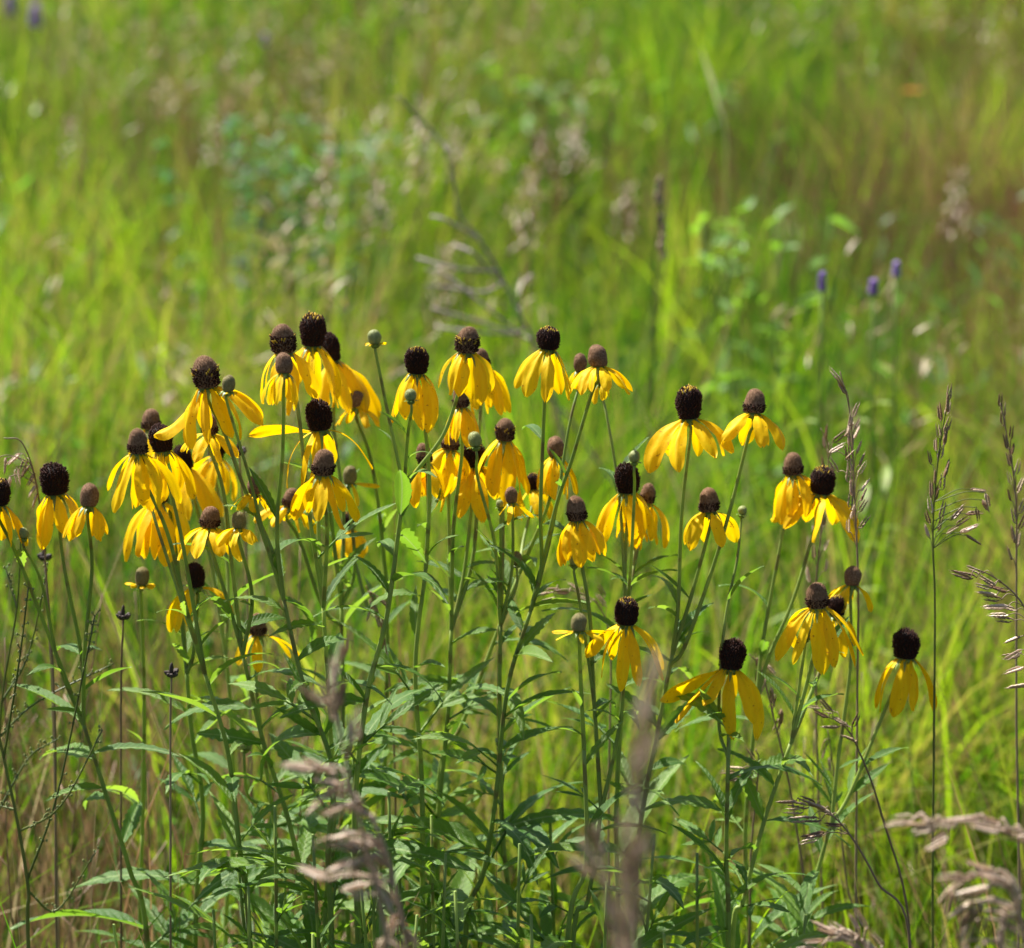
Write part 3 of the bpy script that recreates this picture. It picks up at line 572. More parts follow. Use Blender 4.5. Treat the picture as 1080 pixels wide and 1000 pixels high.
# plants: Y, trunk (bottom -> top), branches {head: via points, bottom -> top}, leaf density, label
PL = [
 (2.16, [(156,1000),(136,915),(110,832),(88,764)], {1:[(24,600)],4:[(62,700),(44,615)],2:[(86,692),(68,600)],3:[(89,690),(97,600)]}, 9, 'four-headed coneflower with a dark tall-coned bloom nearest the nodding brome tuft'),
 (2.24, [(148,1000),(150,880)], {5:[(152,740)]}, 2, 'single straight stalk topped by an olive cone with tiny yellow rays near dead seed heads'),
 (2.10, [(264,1000),(252,890),(240,792),(216,710)], {6:[(196,640),(176,560)],7:[(206,650),(190,560)],9:[(190,630),(164,550)]}, 15, 'coneflower whose two crowded blooms stand at the front of the big yellow cluster'),
 (2.20, [(206,1000),(214,856),(202,772),(197,710)], {8:[(188,600),(172,500)],16:[(186,610)],15:[(204,690)]}, 13, 'coneflower carrying a low bloom with two arched side petals beneath the big cluster'),
 (2.30, [(238,1000),(246,880),(244,760),(238,690)], {10:[(222,590)],13:[(240,600)]}, 8, 'coneflower with drooping petals half hidden behind the big yellow cluster'),
 (2.14, [(326,1000),(308,880),(278,784),(256,690)], {12:[(246,610),(236,520)],14:[(242,640)],20:[(266,630)]}, 15, 'coneflower with three small spreading blooms stepped one under another'),
 (2.22, [(286,1000),(292,900),(276,780)], {22:[(270,720)],70:[(262,840)]}, 10, 'short coneflower with a reddish cone and one petal reaching out low among the stems'),
 (2.08, [(350,1000),(346,900),(351,812),(320,722),(299,632)], {11:[(288,584),(258,516),(238,460)],18:[(280,570),(262,500)],19:[(286,590)],24:[(292,560),(298,480)]}, 15, 'tall coneflower with arching stem and a big ring-topped bloom standing alone above its neighbours'),
 (2.12, [(342,1000),(352,880),(348,760),(341,640)], {28:[(345,560)],27:[(336,560)],23:[(326,540),(314,430)]}, 14, 'coneflower with one broad petal stretched out level and a smooth brown cone just beneath'),
 (2.26, [(368,1000),(360,880),(362,776),(360,640)], {25:[(348,540),(332,450)],26:[(362,540),(352,450)],30:[(374,600)],21:[(340,640),(316,570)]}, 12, 'tallest coneflower with two dark barrel cones side by side above the rest'),
 (2.32, [(398,1000),(404,860),(408,720),(408,620)], {29:[(400,540),(390,480)],31:[(388,640),(374,590)]}, 11, 'slender coneflower with a small round brown cone below the lone green bud'),
 (2.09, [(378,1000),(374,860),(386,740),(407,655),(420,563),(426,516)], {32:[(410,440)],34:[(430,460)],36:[(440,496),(468,458),(484,412)]}, 15, 'coneflower whose stem forks into a curved branch and two stalks with green buds'),
 (2.16, [(446,1000),(445,830),(438,705),(449,600)], {33:[(453,516),(448,450)],35:[(452,545)]}, 13, 'coneflower with a wide dark barrel cone and skirt of petals behind a small green bud'),
 (2.20, [(452,1000),(464,840),(472,760),(476,664)], {40:[(490,600)],38:[(478,560),(487,480)],39:[(474,580)],37:[(500,580),(506,440)]}, 14, 'coneflower with a wide drooping skirt of petals right behind a pale round bud'),
 (2.24, [(462,1000),(464,815),(489,760),(548,604)], {43:[(576,538)],47:[(552,570)]}, 11, 'coneflower leaning out to a smooth brown cone just below the gap between two tall blooms'),
 (2.13, [(490,1000),(510,920),(523,840),(535,727),(560,643)], {46:[(587,532),(602,488),(624,415)],45:[(582,560),(600,450)],44:[(571,600),(570,540),(574,430)]}, 15, 'tall leafy coneflower whose petals arch like a fountain at the top of the patch'),
 (2.18, [(540,1000),(530,880),(527,740),(528,660)], {42:[(530,580)],48:[(540,600)],49:[(528,590)],41:[(522,575),(504,505)],71:[(544,620)]}, 14, 'coneflower of five stalks with a full skirted bloom and a green bud in front'),
 (2.10, [(604,1000),(620,950),(634,856)], {50:[(626,730),(622,650),(611,580)],51:[(626,740),(612,640)],62:[(654,762),(658,700)]}, 16, 'coneflower with a large low bloom beside a small yellow-rayed olive cone'),
 (2.05, [(598,1000),(618,910),(616,790)], {63:[(612,710)]}, 4, 'thin single stalk with an olive cone and short level yellow rays'),
 (2.17, [(652,1000),(650,860),(656,740),(660,650)], {52:[(659,600)],53:[(665,600),(669,520)],54:[(668,600)],55:[(664,610)],72:[(656,560),(650,499),(640,440)]}, 12, 'clump-forming coneflower with a black cone, a bud held before it and a smaller bloom behind'),
 (2.15, [(668,1000),(674,880),(694,768),(709,690)], {56:[(715,640),(719,540)],58:[(728,632)],57:[(722,682),(752,598),(772,530),(789,462)]}, 14, 'three-headed coneflower with the tall barrel cone and wide spread yellow skirt'),
 (2.11, [(768,1000),(766,902),(768,800)], {64:[(769,748)],59:[(758,760),(764,660),(777,592)]}, 14, 'coneflower with the largest low bloom, petals swept sideways, and a tiny green bud above'),
 (2.22, [(790,1000),(786,880),(798,740)], {60:[(804,680),(826,560)],61:[(810,695),(836,634),(858,562)]}, 10, 'two-headed coneflower leaning toward the silvery brome plume'),
 (2.12, [(772,1000),(784,950),(806,866),(834,784)], {65:[(856,700)],68:[(842,730)],66:[(868,700)]}, 13, 'coneflower with a shaggy curled-petal bloom hiding another dark cone behind'),
 (2.18, [(843,1000),(865,910),(877,868)], {67:[(884,800),(897,700)],69:[(896,838),(932,752),(950,712)]}, 11, 'coneflower standing apart in open grass, dark cone low and small brown cone above'),
]
def px_local(px, py, Y, origin): return at(px, py, Y)-origin
def make_plant(Y, trunk, br, nleaf, label, leafscale=1.0):
    b = at(*trunk[0], Y); nx = b.x+(trunk[0][0]-trunk[1][0])*mm(Y)*0.6
    org = Vector((nx, Y+random.uniform(-.03, .03), 0)); org.z = gz(org.x, org.y)-0.01
    root = thing('coneflower', org, label, 'coneflower', 'yellow coneflowers in the patch')
    tp = [Vector((0, 0, 0)), Vector(((b.x-org.x)*0.5, 0, (b.z-org.z)*0.5))]+[px_local(x, y, Y, org) for x, y in trunk]
    mid = spline(tp, 7); nb = len(br); mb = MB()
    rad = [0.0027*(1-0.42*i/(len(mid)-1)) for i in range(len(mid))]
    mb.tube(mid, rad, 8)
    tip = mid[-1]; paths = [mid]
    for hid, via in br.items():
        x, y, wp, hp, st, L, n, op = H[hid]
        dY = random.uniform(-0.03, 0.03)
        if hid in (59, 9, 8, 37, 26, 54, 55, 45, 72, 66, 47, 13, 31): dY = 0.06
        if hid in (24, 34, 41, 53, 28, 6): dY = -0.05
        op = dict(op)
        for kk in ('back', 'lean'):
            if kk not in op: op[kk] = random.uniform(2, 13) if kk == 'back' else random.uniform(-6, 6)
        bpos, ax = head(root, px_local(x, y, Y+dY, org), Y+dY, x, y, wp, hp, st, L, n, **op)
        pv = [px_local(a, c, Y+dY*(i+1)/(len(via)+1), org) for i, (a, c) in enumerate(via)]
        # start: nearest trunk point below first via
        cand = [p for p in mid[len(mid)//3:] if p.z < pv[0].z-0.008] or [mid[-2]]
        s0 = min(cand, key=lambda p: (p-pv[0]).length)
        path = spline([s0]+pv+[bpos-ax*0.006, bpos], 6)
        r0 = 0.0018 if wp > 14 else 0.0015
        mb.tube(path, [r0*(1-0.38*i/(len(path)-1)) for i in range(len(path))], 7)
        paths.append(path)
    link('stem', mb.mesh('stem', [M['stem']]), root)
    # leaves: on the trunk, larger lower down
    s = mm(Y)
    az = random.uniform(0, 360)
    zl0, zl1 = 0.12, tip.z-0.005
    nleaf = int(nleaf*1.45)
    for k in range(nleaf):
        u = (k+random.uniform(.2, .8))/nleaf; u = u**0.66
        z = zl0+(zl1-zl0)*u
        i = min(range(len(mid)), key=lambda j: abs(mid[j].z-z)); i = max(1, i)
        t = (z-mid[i-1].z)/max(1e-5, mid[i].z-mid[i-1].z); p = mid[i-1].lerp(mid[i], min(1, max(0, t)))
        az += 137.5+random.uniform(-25, 25); el = R(random.uniform(5, 50))
        d = Vector((math.cos(R(az))*math.cos(el), math.sin(R(az))*math.cos(el), math.sin(el)))
        frac = z/max(.3, zl1)
        size = (random.uniform(0.08, 0.125) if frac < 0.82 else random.uniform(0.05, 0.085))*leafscale
        me = random.choice(LOBED) if (frac < 0.9 and random.random() < 0.5) else random.choice(LEAVES)
        if me.name.startswith('leaf') and me in LOBED: size *= 1.15
        link('leaf', me, root, frame(p, d, Vector((0, 0, 1)), size, R(random.uniform(-30, 30))))
    # small upper leaves on branches
    for path in paths[1:]:
        for k in range(random.choice((1, 2, 2))):
            i = int(len(path)*random.uniform(0.04, 0.36)); a = random.uniform(0, 360); el = R(random.uniform(20, 60))
            d = Vector((math.cos(R(a))*math.cos(el), math.sin(R(a))*math.cos(el), math.sin(el)))
            link('leaf', random.choice(LEAVES[:5]+[BRACT]), root, frame(path[i], d, Vector((0, 0, 1)), random.uniform(0.022, 0.055), R(random.uniform(-40, 40))))
    return root, mid, paths
plants = []
for (Y, trunk, br, nl, lab) in PL:
    plants.append(make_plant(Y, trunk, br, nl, lab))

# hand-placed leaves seen on the upper stems: plant index, from (x,y) to (x,y)
HL = [(15,566,462,546,430),(9,338,548,300,560),(8,345,588,420,545),(7,284,590,330,540),(11,420,566,440,600),(19,660,500,690,468),
      (20,715,640,694,590),(20,712,676,752,655),(20,708,690,740,664),(17,622,640,552,668),(11,414,622,372,586),(9,362,600,400,570),(7,300,636,336,690),
      (13,484,640,448,612),(15,540,690,596,640),(15,548,660,520,620),(21,768,640,808,602),(0,84,764,12,748),(0,98,800,42,812),(0,115,845,66,838),(0,110,832,142,868),(0,86,692,50,662),
      (24,876,870,868,810),(24,866,905,850,852),(24,896,838,915,800),(24,880,862,908,858),(24,850,985,884,940),(21,768,860,768,820),(21,766,868,740,800),
      (23,806,866,775,812),(23,834,784,852,750),(21,768,900,712,880),(23,790,930,850,935),(20,700,750,660,735),(20,690,780,742,752),(15,530,745,590,712),(15,525,800,600,790),
      (5,258,700,300,690),(5,278,784,205,790),(7,336,770,232,790),(7,351,812,300,700),(11,386,740,340,706),(11,380,780,470,740),(12,440,740,395,765),(12,443,780,500,800),(13,472,760,540,745),
      (17,634,856,575,830),(17,626,900,700,905),(18,614,800,660,760),(16,528,760,580,780),(16,529,830,480,850)]
for (pi, x0, y0, x1, y1) in HL:
    root, mid, paths = plants[pi]; Y = PL[pi][0]; a = px_local(x0, y0, Y, root.location)
    allp = [p for pt in paths for p in pt]; a = min(allp, key=lambda q: (q-a).length)
    b = px_local(x1, y1, Y+random.uniform(.01, .06), root.location); d = b-a
    size = max(0.035, d.length*1.06)
    link('leaf', random.choice(LEAVES+LOBED[:2]) if size > .05 else random.choice(LEAVES), root, frame(a, d+Vector((0, 0, size*0.25)), Vector((random.uniform(-.3, .3), -0.25, 1)), size, R(random.uniform(-35, 35))))

# leafy shoots without flowers filling the foot of the patch
shoots = [(225,2.06,960),(262,2.0,935),(300,2.18,905),(330,2.02,880),(392,2.0,900),(420,2.2,880),(470,2.02,900),(505,2.2,915),(548,2.04,890),(580,2.16,860),(640,2.0,930),(690,2.1,880),(735,2.02,900),(770,2.2,930),(440,1.94,965),(560,1.94,965),(372,2.12,800),(850,2.1,965),(120,2.1,975),(700,1.98,985),(330,1.96,985),(250,2.1,900),(290,2.02,850),(350,2.14,850),(410,2.06,835),(455,2.12,860),(480,1.95,940),(410,1.95,975),(380,1.98,930)]
slab = ['leafy green shoot without flowers at the foot of the coneflower patch']
for k, (px, Y, top) in enumerate(shoots):
    tp = at(px, top, Y); org = Vector((tp.x+random.uniform(-.03, .03), Y, 0)); org.z = gz(org.x, Y)-.01
    root = thing('leafy_shoot', org, slab[0], 'shoot', 'leafy shoots at the foot of the coneflowers')
    h = tp-org; pts = spline([Vector((0, 0, 0)), h*0.5+Vector((random.uniform(-.02, .02), 0, 0)), h], 8); mb = MB(); mb.tube(pts, [0.003*(1-.6*i/16) for i in range(17)], 7)
    link('stem', mb.mesh('stem', [M['stem']]), root); az = random.uniform(0, 360); nl = 15
    for j in range(nl):
        u = 0.30+0.70*(j+.5)/nl; i = min(16, int(u*16)); az += 137.5
        el = R(random.uniform(5, 45) if j < nl-4 else random.uniform(45, 75)); d = Vector((math.cos(R(az))*math.cos(el), math.sin(R(az))*math.cos(el), math.sin(el)))
        size = random.uniform(0.06, 0.105) if j < nl-3 else random.uniform(.03, .05)
        link('leaf', random.choice(LEAVES+LOBED+LOBED), root, frame(pts[i], d, Vector((0, 0, 1)), size, R(random.uniform(-35, 35))))

# ------------------------------------------------------------------ brome grass
def spikelet_mesh(var, pale=False):
    random.seed(300+var); mb = MB(); n = 7
    for i in range(n):           # overlapping pointed scales either side of an axis, unit length
        t = i/n; sgn = 1 if i % 2 else -1; L = 0.42*(1-0.25*t); b = Vector((0, 0, t*0.66)); rows = []
        for k in range(6):
            u = k/5; wv = 0.080*math.sin(math.pi*min(1, u*0.8+.2))**0.9*(1-0.35*t) if k < 5 else 0.004
            c = b+Vector((sgn*(0.024+0.075*math.sin(u*2.4)*(1-.3*t)), 0, u*L))
            rows.append([c+Vector((0, -wv, 0)), c+Vector((sgn*wv*0.7, 0, 0)), c+Vector((0, wv, 0)), c+Vector((-sgn*wv*0.25, 0, 0))])
        mb.quadgrid(rows, 0, True)
        mb.tube([b+Vector((sgn*0.03, 0, L*.95)), b+Vector((sgn*0.05, 0, L*1.25))], 0.005, 3, 0)
    return mb.mesh('spikelet', [M['spikepale' if pale else 'spike']])
SPK = [spikelet_mesh(i) for i in range(3)]; SPKP = [spikelet_mesh(i+5, True) for i in range(2)]
random.seed(21)
def brome(path_px, Y, spk, label, group='brome grass stalks', size=17, smat='dry', pale=0.15, tothe_ground=True, rad=0.0009, name='brome_stalk', cat='grass stalk', Yend=None, pedl=1.0, prad=0.0004):
    """path_px bottom->top; spk list of (x,y,ang) spikelet roots in px with pointing angle in degrees (0 up, + right)"""
    if Y < 1.8:
        spk = [q for (x, y, a) in spk for q in ((x, y, a), (x+random.uniform(-9, 9), y+random.uniform(-9, 9), a+random.uniform(-14, 14)))]; rad = .0016; prad = .0009; smat = 'strawstem'
    b = at(*path_px[0], Y); org = Vector((b.x+random.uniform(-.03, .03), Y+random.uniform(-.02, .04), 0)); org.z = gz(org.x, org.y)-.01
    root = thing(name, org, label, cat, group)
    P = [Vector((0, 0, 0)), (b-org)*0.55+Vector((random.uniform(-.01, .01), 0, 0))]+[px_local(x, y, Y+((Yend-Y)*i/max(1, len(path_px)-1) if Yend else 0), org) for i, (x, y) in enumerate(path_px)]
    pts = spline(P, 8); mb = MB(); mb.tube(pts, [rad*(1.5-1.0*i/len(pts)) for i in range(len(pts))], 6)
    items = []
    for (x, y, a) in spk:
        # nearest Y along path
        q = px_local(x, y, Y, org); near = min(pts, key=lambda p: (p-q).length)
        q.y = near.y+random.uniform(-.010, .010)
        dv = Vector((math.sin(R(a)), random.uniform(-.35, .35), math.cos(R(a)))).normalized()
        # pedicel from a stem point a little below
        below = [p for p in pts if (p-q).length > 0.001]; s0 = min(below, key=lambda p: (p-(q-Vector((0, 0, 0.012*pedl)))).length)
        if (s0-q).length > 0.004:
            mb.tube(spline([s0, s0.lerp(q, .6)+Vector((0, 0, 0.004*pedl)), q], 4), prad, 4)
        items.append((q, dv))
    link('stem', mb.mesh('stem', [M[smat]]), root)
    s = size/1000
    for q, dv in items:
        me = random.choice(SPKP) if random.random() < pale else random.choice(SPK)
        m4 = Matrix.Translation(q) @ dv.to_track_quat('Z', 'Y').to_matrix().to_4x4() @ Matrix.Rotation(random.uniform(0, 6.28), 4, 'Z') @ Matrix.Scale(s*random.uniform(.8, 1.2), 4)
        link('spikelet', me, root, m4)
    return root
def auto_spk(path, y0, y1, n, spread, a0=14, amax=26, lean=0):
    """spikelet roots up an erect panicle"""
    out = []
    for i in range(n):
        u = i/(n-1); y = y0+(y1-y0)*u
        for k in range(len(path)-1):
            (xa, ya), (xb, yb) = path[k], path[k+1]
            if min(ya, yb) <= y <= max(ya, yb): x = xa+(xb-xa)*(y-ya)/(yb-ya+1e-6); break
        else: x = path[-1][0]
        sg = 1 if i % 2 else -1; w_ = spread*(1-0.75*u)
        out.append((x+sg*random.uniform(.2, 1)*w_, y, lean+sg*random.uniform(4, amax)*(1-.5*u)))
    return out
# erect panicle with a side spray
p = [(984,1000),(985,780),(986,640),(984,560),(990,480),(1002,410)]
sp = auto_spk(p, 570, 424, 20, 9)+[(1003,548,40),(1008,556,60),(1020,545,85),(1026,520,100),(1036,528,150),(1030,535,170),(1012,560,70),(1018,562,120),(999,565,60),(1040,520,165)]
brome(p, 2.17, sp, 'upright brassy brome stalk with a drooping side spray right of the coneflowers', size=16, smat='weed')
p = [(1074,1000),(1072,760),(1072,600),(1071,520),(1062,460),(1055,425)]
brome(p, 2.24, auto_spk(p, 590, 432, 17, 6), 'narrow upright brome stalk at the edge of the meadow view', size=16, smat='dry')
# silvery plume
p = [(903,1000),(904,760),(905,620),(901,520),(897,440),(886,392)]
sp = [(889,408,-30),(893,416,-35),(886,402,-40)]+auto_spk(p, 560, 440, 20, 11, lean=12)+[(880,470,45),(874,476,60),(892,462,30),(890,482,40),(884,500,-30)]
brome(p, 2.20, sp, 'brome stalk with silvery shining plume behind the leaning blooms', size=15, pale=0.4)
# another duller panicle
p = [(868,1000),(862,800),(860,640),(866,560),(874,480),(866,452)]
brome(p, 2.34, auto_spk(p, 640, 460, 16, 12), 'dull brown brome panicle tucked behind the two leaning blooms', size=15)
# nodding spray at right edge
p = [(1100,1000),(1104,800),(1100,700),(1080,640),(1050,610),(1020,597)]
sp = [(1018,600,-70),(1026,603,-80),(1034,601,-65),(1040,612,-75),(1046,618,-85),(1052,625,-80),(1058,632,-90),(1062,646,-95),(1068,652,-88),(1072,665,-110),(1076,680,-118),(1078,690,-105),(1044,608,-60),(1060,622,-70),(1070,640,-75),(1082,716,-100),(1080,704,-115)]
brome(p, 2.08, sp, 'brome stalk bowing over with a heavy one-sided spray, low by the open grass', size=18, pale=0.3, Yend=2.06)
# left nodding tuft
p = [(60,1000),(58,760),(50,620),(40,520),(24,468),(4,462)]
sp = [(16,494,175),(12,500,190),(4,486,185),(30,492,215),(36,500,210),(26,486,205),(40,520,200),(46,526,205),(38,512,215),(20,480,230),(-2,480,190)]
brome(p, 2.20, sp, 'nodding brome tuft hanging beside the dark tall-coned bloom', size=17, pale=0.5)
# sprays behind and beside the low blooms
p = [(850,1000),(838,860),(812,740),(800,702),(790,690)]
brome(p, 2.24, [(800,705,190),(806,712,200),(812,722,170),(798,696,160),(818,735,195),(824,745,185),(808,700,140),(826,760,205)], 'short brome spray hanging beside the swept-petal bloom', size=17)
p = [(960,1000),(930,860),(905,790),(888,764),(862,752)]
brome(p, 2.16, [(890,760,-60),(882,756,-75),(872,754,-60),(866,748,-80),(896,770,-50),(884,766,-90),(902,778,-70),(876,748,-40),(898,764,20)], 'brome spray bent low between the shaggy bloom and the lone one', size=15)
p = [(960,1010),(925,930),(896,880),(870,855),(836,846)]
brome(p, 1.98, [(870,852,-65),(862,848,-70),(852,846,-80),(846,852,-95),(878,860,-60),(866,862,-95),(856,866,-100),(888,872,-80),(870,880,-95),(862,888,-100),(840,848,-85)], 'brome stalk bending over near the foot of the swept-petal coneflower', size=18, pale=0.3)
p = [(790,1000),(792,900),(800,810),(797,790)]
brome(p, 2.2, [(788,812,-70),(782,806,-80),(776,816,-85),(790,822,-70),(796,800,-30),(784,826,-90)], 'small pinkish brome tuft under the swept-petal bloom', size=14)
p = [(905,1010),(893,930),(880,820),(873,770)]
brome(p, 2.30, [(870,790,190),(874,800,170),(868,810,185),(872,780,200)], 'thin drooping brome stalk between the two right-hand coneflowers', size=16)
# rusty tangle by the centre
p = [(420,1000),(416,800),(408,690),(396,640),(386,618)]
brome(p, 2.25, [(390,630,150),(396,640,170),(400,652,165),(388,622,120),(404,660,180),(392,640,200),(398,632,140)], 'rusty brown grass tuft among the stems below the lone green bud', size=18, smat='reddry', pale=0)
p = [(640,1000),(642,820),(644,690),(632,640),(600,622),(572,628)]
brome(p, 2.3, [(600,622,-80),(590,624,-90),(580,626,-95),(612,624,-60),(624,632,-70),(586,634,-110),(640,640,-40),(638,628,-30)], 'brome spray arching behind the large low bloom', size=15)
# near, out of focus
p = [(420,1120),(410,1010),(400,950),(385,890),(360,780),(352,700)]
sp = [(352,720,0),(346,738,-20),(358,745,12),(350,760,-10),(372,780,-5),(345,745,-40),(360,700,0)]
brome(p, 1.52, sp, 'blurred pinkish brome head standing in front of the left stems', size=17, pale=0.7, group='near out-of-focus brome')
p = [(440,1120),(430,1010),(420,950),(400,880),(370,838),(330,820)]
sp = [(360,826,-80),(345,818,-70),(332,812,-75),(376,842,-95),(366,852,-110),(392,862,-60),(350,838,-120),(380,880,-85),(395,900,-70),(360,890,-100),(372,905,-110),(402,925,-40),(410,950,-30),(420,970,-150),(395,940,-100),(345,930,-70),(432,985,160),(404,990,190),(388,900,-130)]
brome(p, 1.55, sp, 'blurred brome spray sprawling in front of the leafy stems', size=19, pale=0.6, group='near out-of-focus brome')
p = [(668,1120),(664,1000),(666,900),(676,800),(690,690)]
sp = auto_spk(p, 1000, 715, 24, 15, amax=18)
brome(p, 1.08, sp, 'strongly blurred dusky brome head rising before the big low bloom', size=13, pale=0.55, group='near out-of-focus brome')
p = [(655,1120),(650,1010),(642,940),(630,870)]
sp = [(650,960,-20),(640,930,-25),(636,910,-15),(655,980,-30),(622,920,-40),(632,890,-30),(660,1000,-20)]
brome(p, 1.32, sp, 'short blurred brome head leaning off the dusky one', size=17, pale=0.4, group='near out-of-focus brome')
p = [(1150,1060),(1130,940),(1100,890),(1040,868),(980,868)]
sp = [(1010,870,-78),(990,872,-95),(975,866,-80),(1030,870,-85),(1050,872,-70),(1000,880,-120),(1070,880,-80),(1090,888,-90),(968,868,-90)]
brome(p, 1.62, sp, 'blurred brome arm reaching in level over the grass', size=19, pale=0.6, group='near out-of-focus brome')
p = [(1090,1120),(1085,1020),(1070,950),(1045,915)]
sp = [(1050,920,-75),(1040,930,-100),(1030,950,-140),(1040,960,-160),(1060,960,180),(1050,975,170),(1025,975,195),(1020,925,-90),(1075,940,-40),(1030,990,180),(1062,930,-60),(1010,940,-150)]
brome(p, 1.58, sp, 'blurred drooping brome tuft at the low corner of the grass', size=21, pale=0.5, group='near out-of-focus brome')
p = [(940,1100),(925,1020),(900,985)]
brome(p, 1.75, [(900,985,-70),(890,990,-80),(880,985,-60),(910,1000,-60),(870,998,-90),(905,978,-30),(925,1002,-40)], 'pale brome spray cut off under the lone coneflower', size=18, pale=0.7, group='near out-of-focus brome')

# ------------------------------------------------------------------ dead seed heads and dry stalks
def dead_head(x, y, base, Y, label, dark=False):
    b = at(*base, Y); org = Vector((b.x, Y, 0)); org.z = gz(b.x, Y)-.01
    root = thing('dead_flower_stalk', org, label, 'dead stalk', 'dead coneflower stalks')
    top = px_local(x, y, Y, org); pts = spline([Vector((0, 0, 0)), (b-org)*.5, top.lerp(b-org, .5)+Vector((.004, 0, 0)), top], 8)
    mb = MB(); mb.tube(pts, [0.0013*(1-.4*i/len(pts)) for i in range(len(pts))], 6); link('stem', mb.mesh('stem', [M['dry']]), root)
    mb = MB(); s = mm(Y)
    for k in range(9):
        a = k*2.4; d = Vector((math.cos(a), math.sin(a), random.uniform(.1, .7)))
        mb.blob(d*s*5, (s*2.6, s*2.6, s*4.2), 0, 6, 4, d+Vector((0, 0, .6)), .12)
    mb.blob(Vector((0, 0, s*7)), (s*2.6, s*2.6, s*8), 0, 7, 5, Vector((.08, 0, 1)), .1)
    link('seed_head', mb.mesh('seed_head', [M['drydark']]), root, Matrix.Translation(top))
dead_head(130,652,(115,900),2.2,'dead dark stalk with a spiky seed head beneath the olive single bud')
dead_head(181,712,(168,920),2.12,'dead stalk with a clustered black seed head among the leafy stems')
dead_head(47,590,(54,900),2.3,'dead blackish spike standing below the small brown-coned bloom')
dead_head(252,478,(262,800),2.36,'dead grey spike poking up between the blooms of the big cluster')
# reddish brown stalks: one kind, copied
proto = None; random.seed(5)
for k in range(34):
    if k < 24: px, Y, h = random.uniform(-20, 330), random.uniform(2.25, 2.85), random.uniform(.6, .86)
    else: px, Y, h = random.uniform(330, 1060), random.uniform(2.3, 2.8), random.uniform(.55, .75)
    x = at(px, 700, Y).x; z = gz(x, Y)-.01
    if proto is None:
        proto = thing('dry_stalk', (x, Y, z), 'thin leafless reddish-brown dry stalk standing among the green stems', 'dry stalk', 'thin dry stalks among the stems')
        pts = spline([Vector((0, 0, 0)), Vector((.02, .01, .35)), Vector((.01, 0, .7)), Vector((.03, 0, 1.0))], 6); mb = MB(); mb.tube(pts, [0.0012*(1-.6*i/len(pts)) for i in range(len(pts))], 5)
        st = link('stem', mb.mesh('stem', [M['reddry']]), proto)
        for i in range(4):
            mb = MB(); z_ = .55+.1*i; mb.tube([Vector((.012, 0, z_)), Vector((.012+random.choice((-1, 1))*.02, .005, z_+.03))], .0006, 4)
            link('twig', mb.mesh('twig', [M['reddry']]), proto)
        o = proto
    else:
        o = copy_tree(proto)
    o.location = (x, Y, z); o.rotation_euler = (R(random.uniform(-5, 5)), R(random.uniform(-7, 7)), random.uniform(0, 6.28)); o.scale = (1, 1, h)

# branching weed at left
def weed(base, pathpx, branches, Y, label, r=0.0022):
    b = at(*base, Y); org = Vector((b.x, Y, 0)); org.z = gz(b.x, Y)-.01
    root = thing('branching_weed', org, label, 'weed', 'branching weeds')
    main = spline([Vector((0, 0, 0)), (b-org)*.5]+[px_local(x, y, Y, org) for x, y in pathpx], 6); mb = MB()
    mb.tube(main, [r*(1-.65*i/len(main)) for i in range(len(main))], 6); s = mm(Y)
    link('stem', mb.mesh('stem', [M['weed']]), root)
    for br in branches:
        pts = [px_local(x, y, Y+random.uniform(-.02, .02), org) for x, y in br]; s0 = min(main, key=lambda p: (p-pts[0]).length)
        path = spline([s0]+pts[1:], 6); mb = MB(); mb.tube(path, [0.0011*(1-.5*i/len(path)) for i in range(len(path))], 5)
        for k in range(2, len(path)):
            for _ in range(2):
                q = path[k]+Vector((random.uniform(-1, 1), random.uniform(-1, 1), random.uniform(-.4, 1)))*s*6
                mb.tube([path[k], q], 0.0004, 3); mb.blob(q, (s*1.5, s*1.5, s*2.0), 1, 5, 3)
        link('branch', mb.mesh('branch', [M['weed'], M['bud']]), root)
weed((30,1000), [(30,1000),(30,940),(18,865),(4,800),(-12,720),(-20,650)], [[(30,940),(60,840),(92,690),(100,650)],[(18,865),(0,850)],[(22,880),(64,850),(108,770)],[(4,800),(20,700),(30,620)],[(28,930),(60,960),(100,900)]], 2.12, 'dark branching weed with tiny yellow-green buds by the lowest left stems')
weed((-6,1000), [(-6,1000),(-4,860),(2,740),(18,640),(22,560)], [[(2,740),(30,690),(50,600)],[(18,640),(6,600)],[(0,780),(40,740),(120,700)],[(-4,860),(30,800),(60,780)]], 2.2, 'pale thin weed with wispy curling twigs behind the dark branching weed', r=.0016)

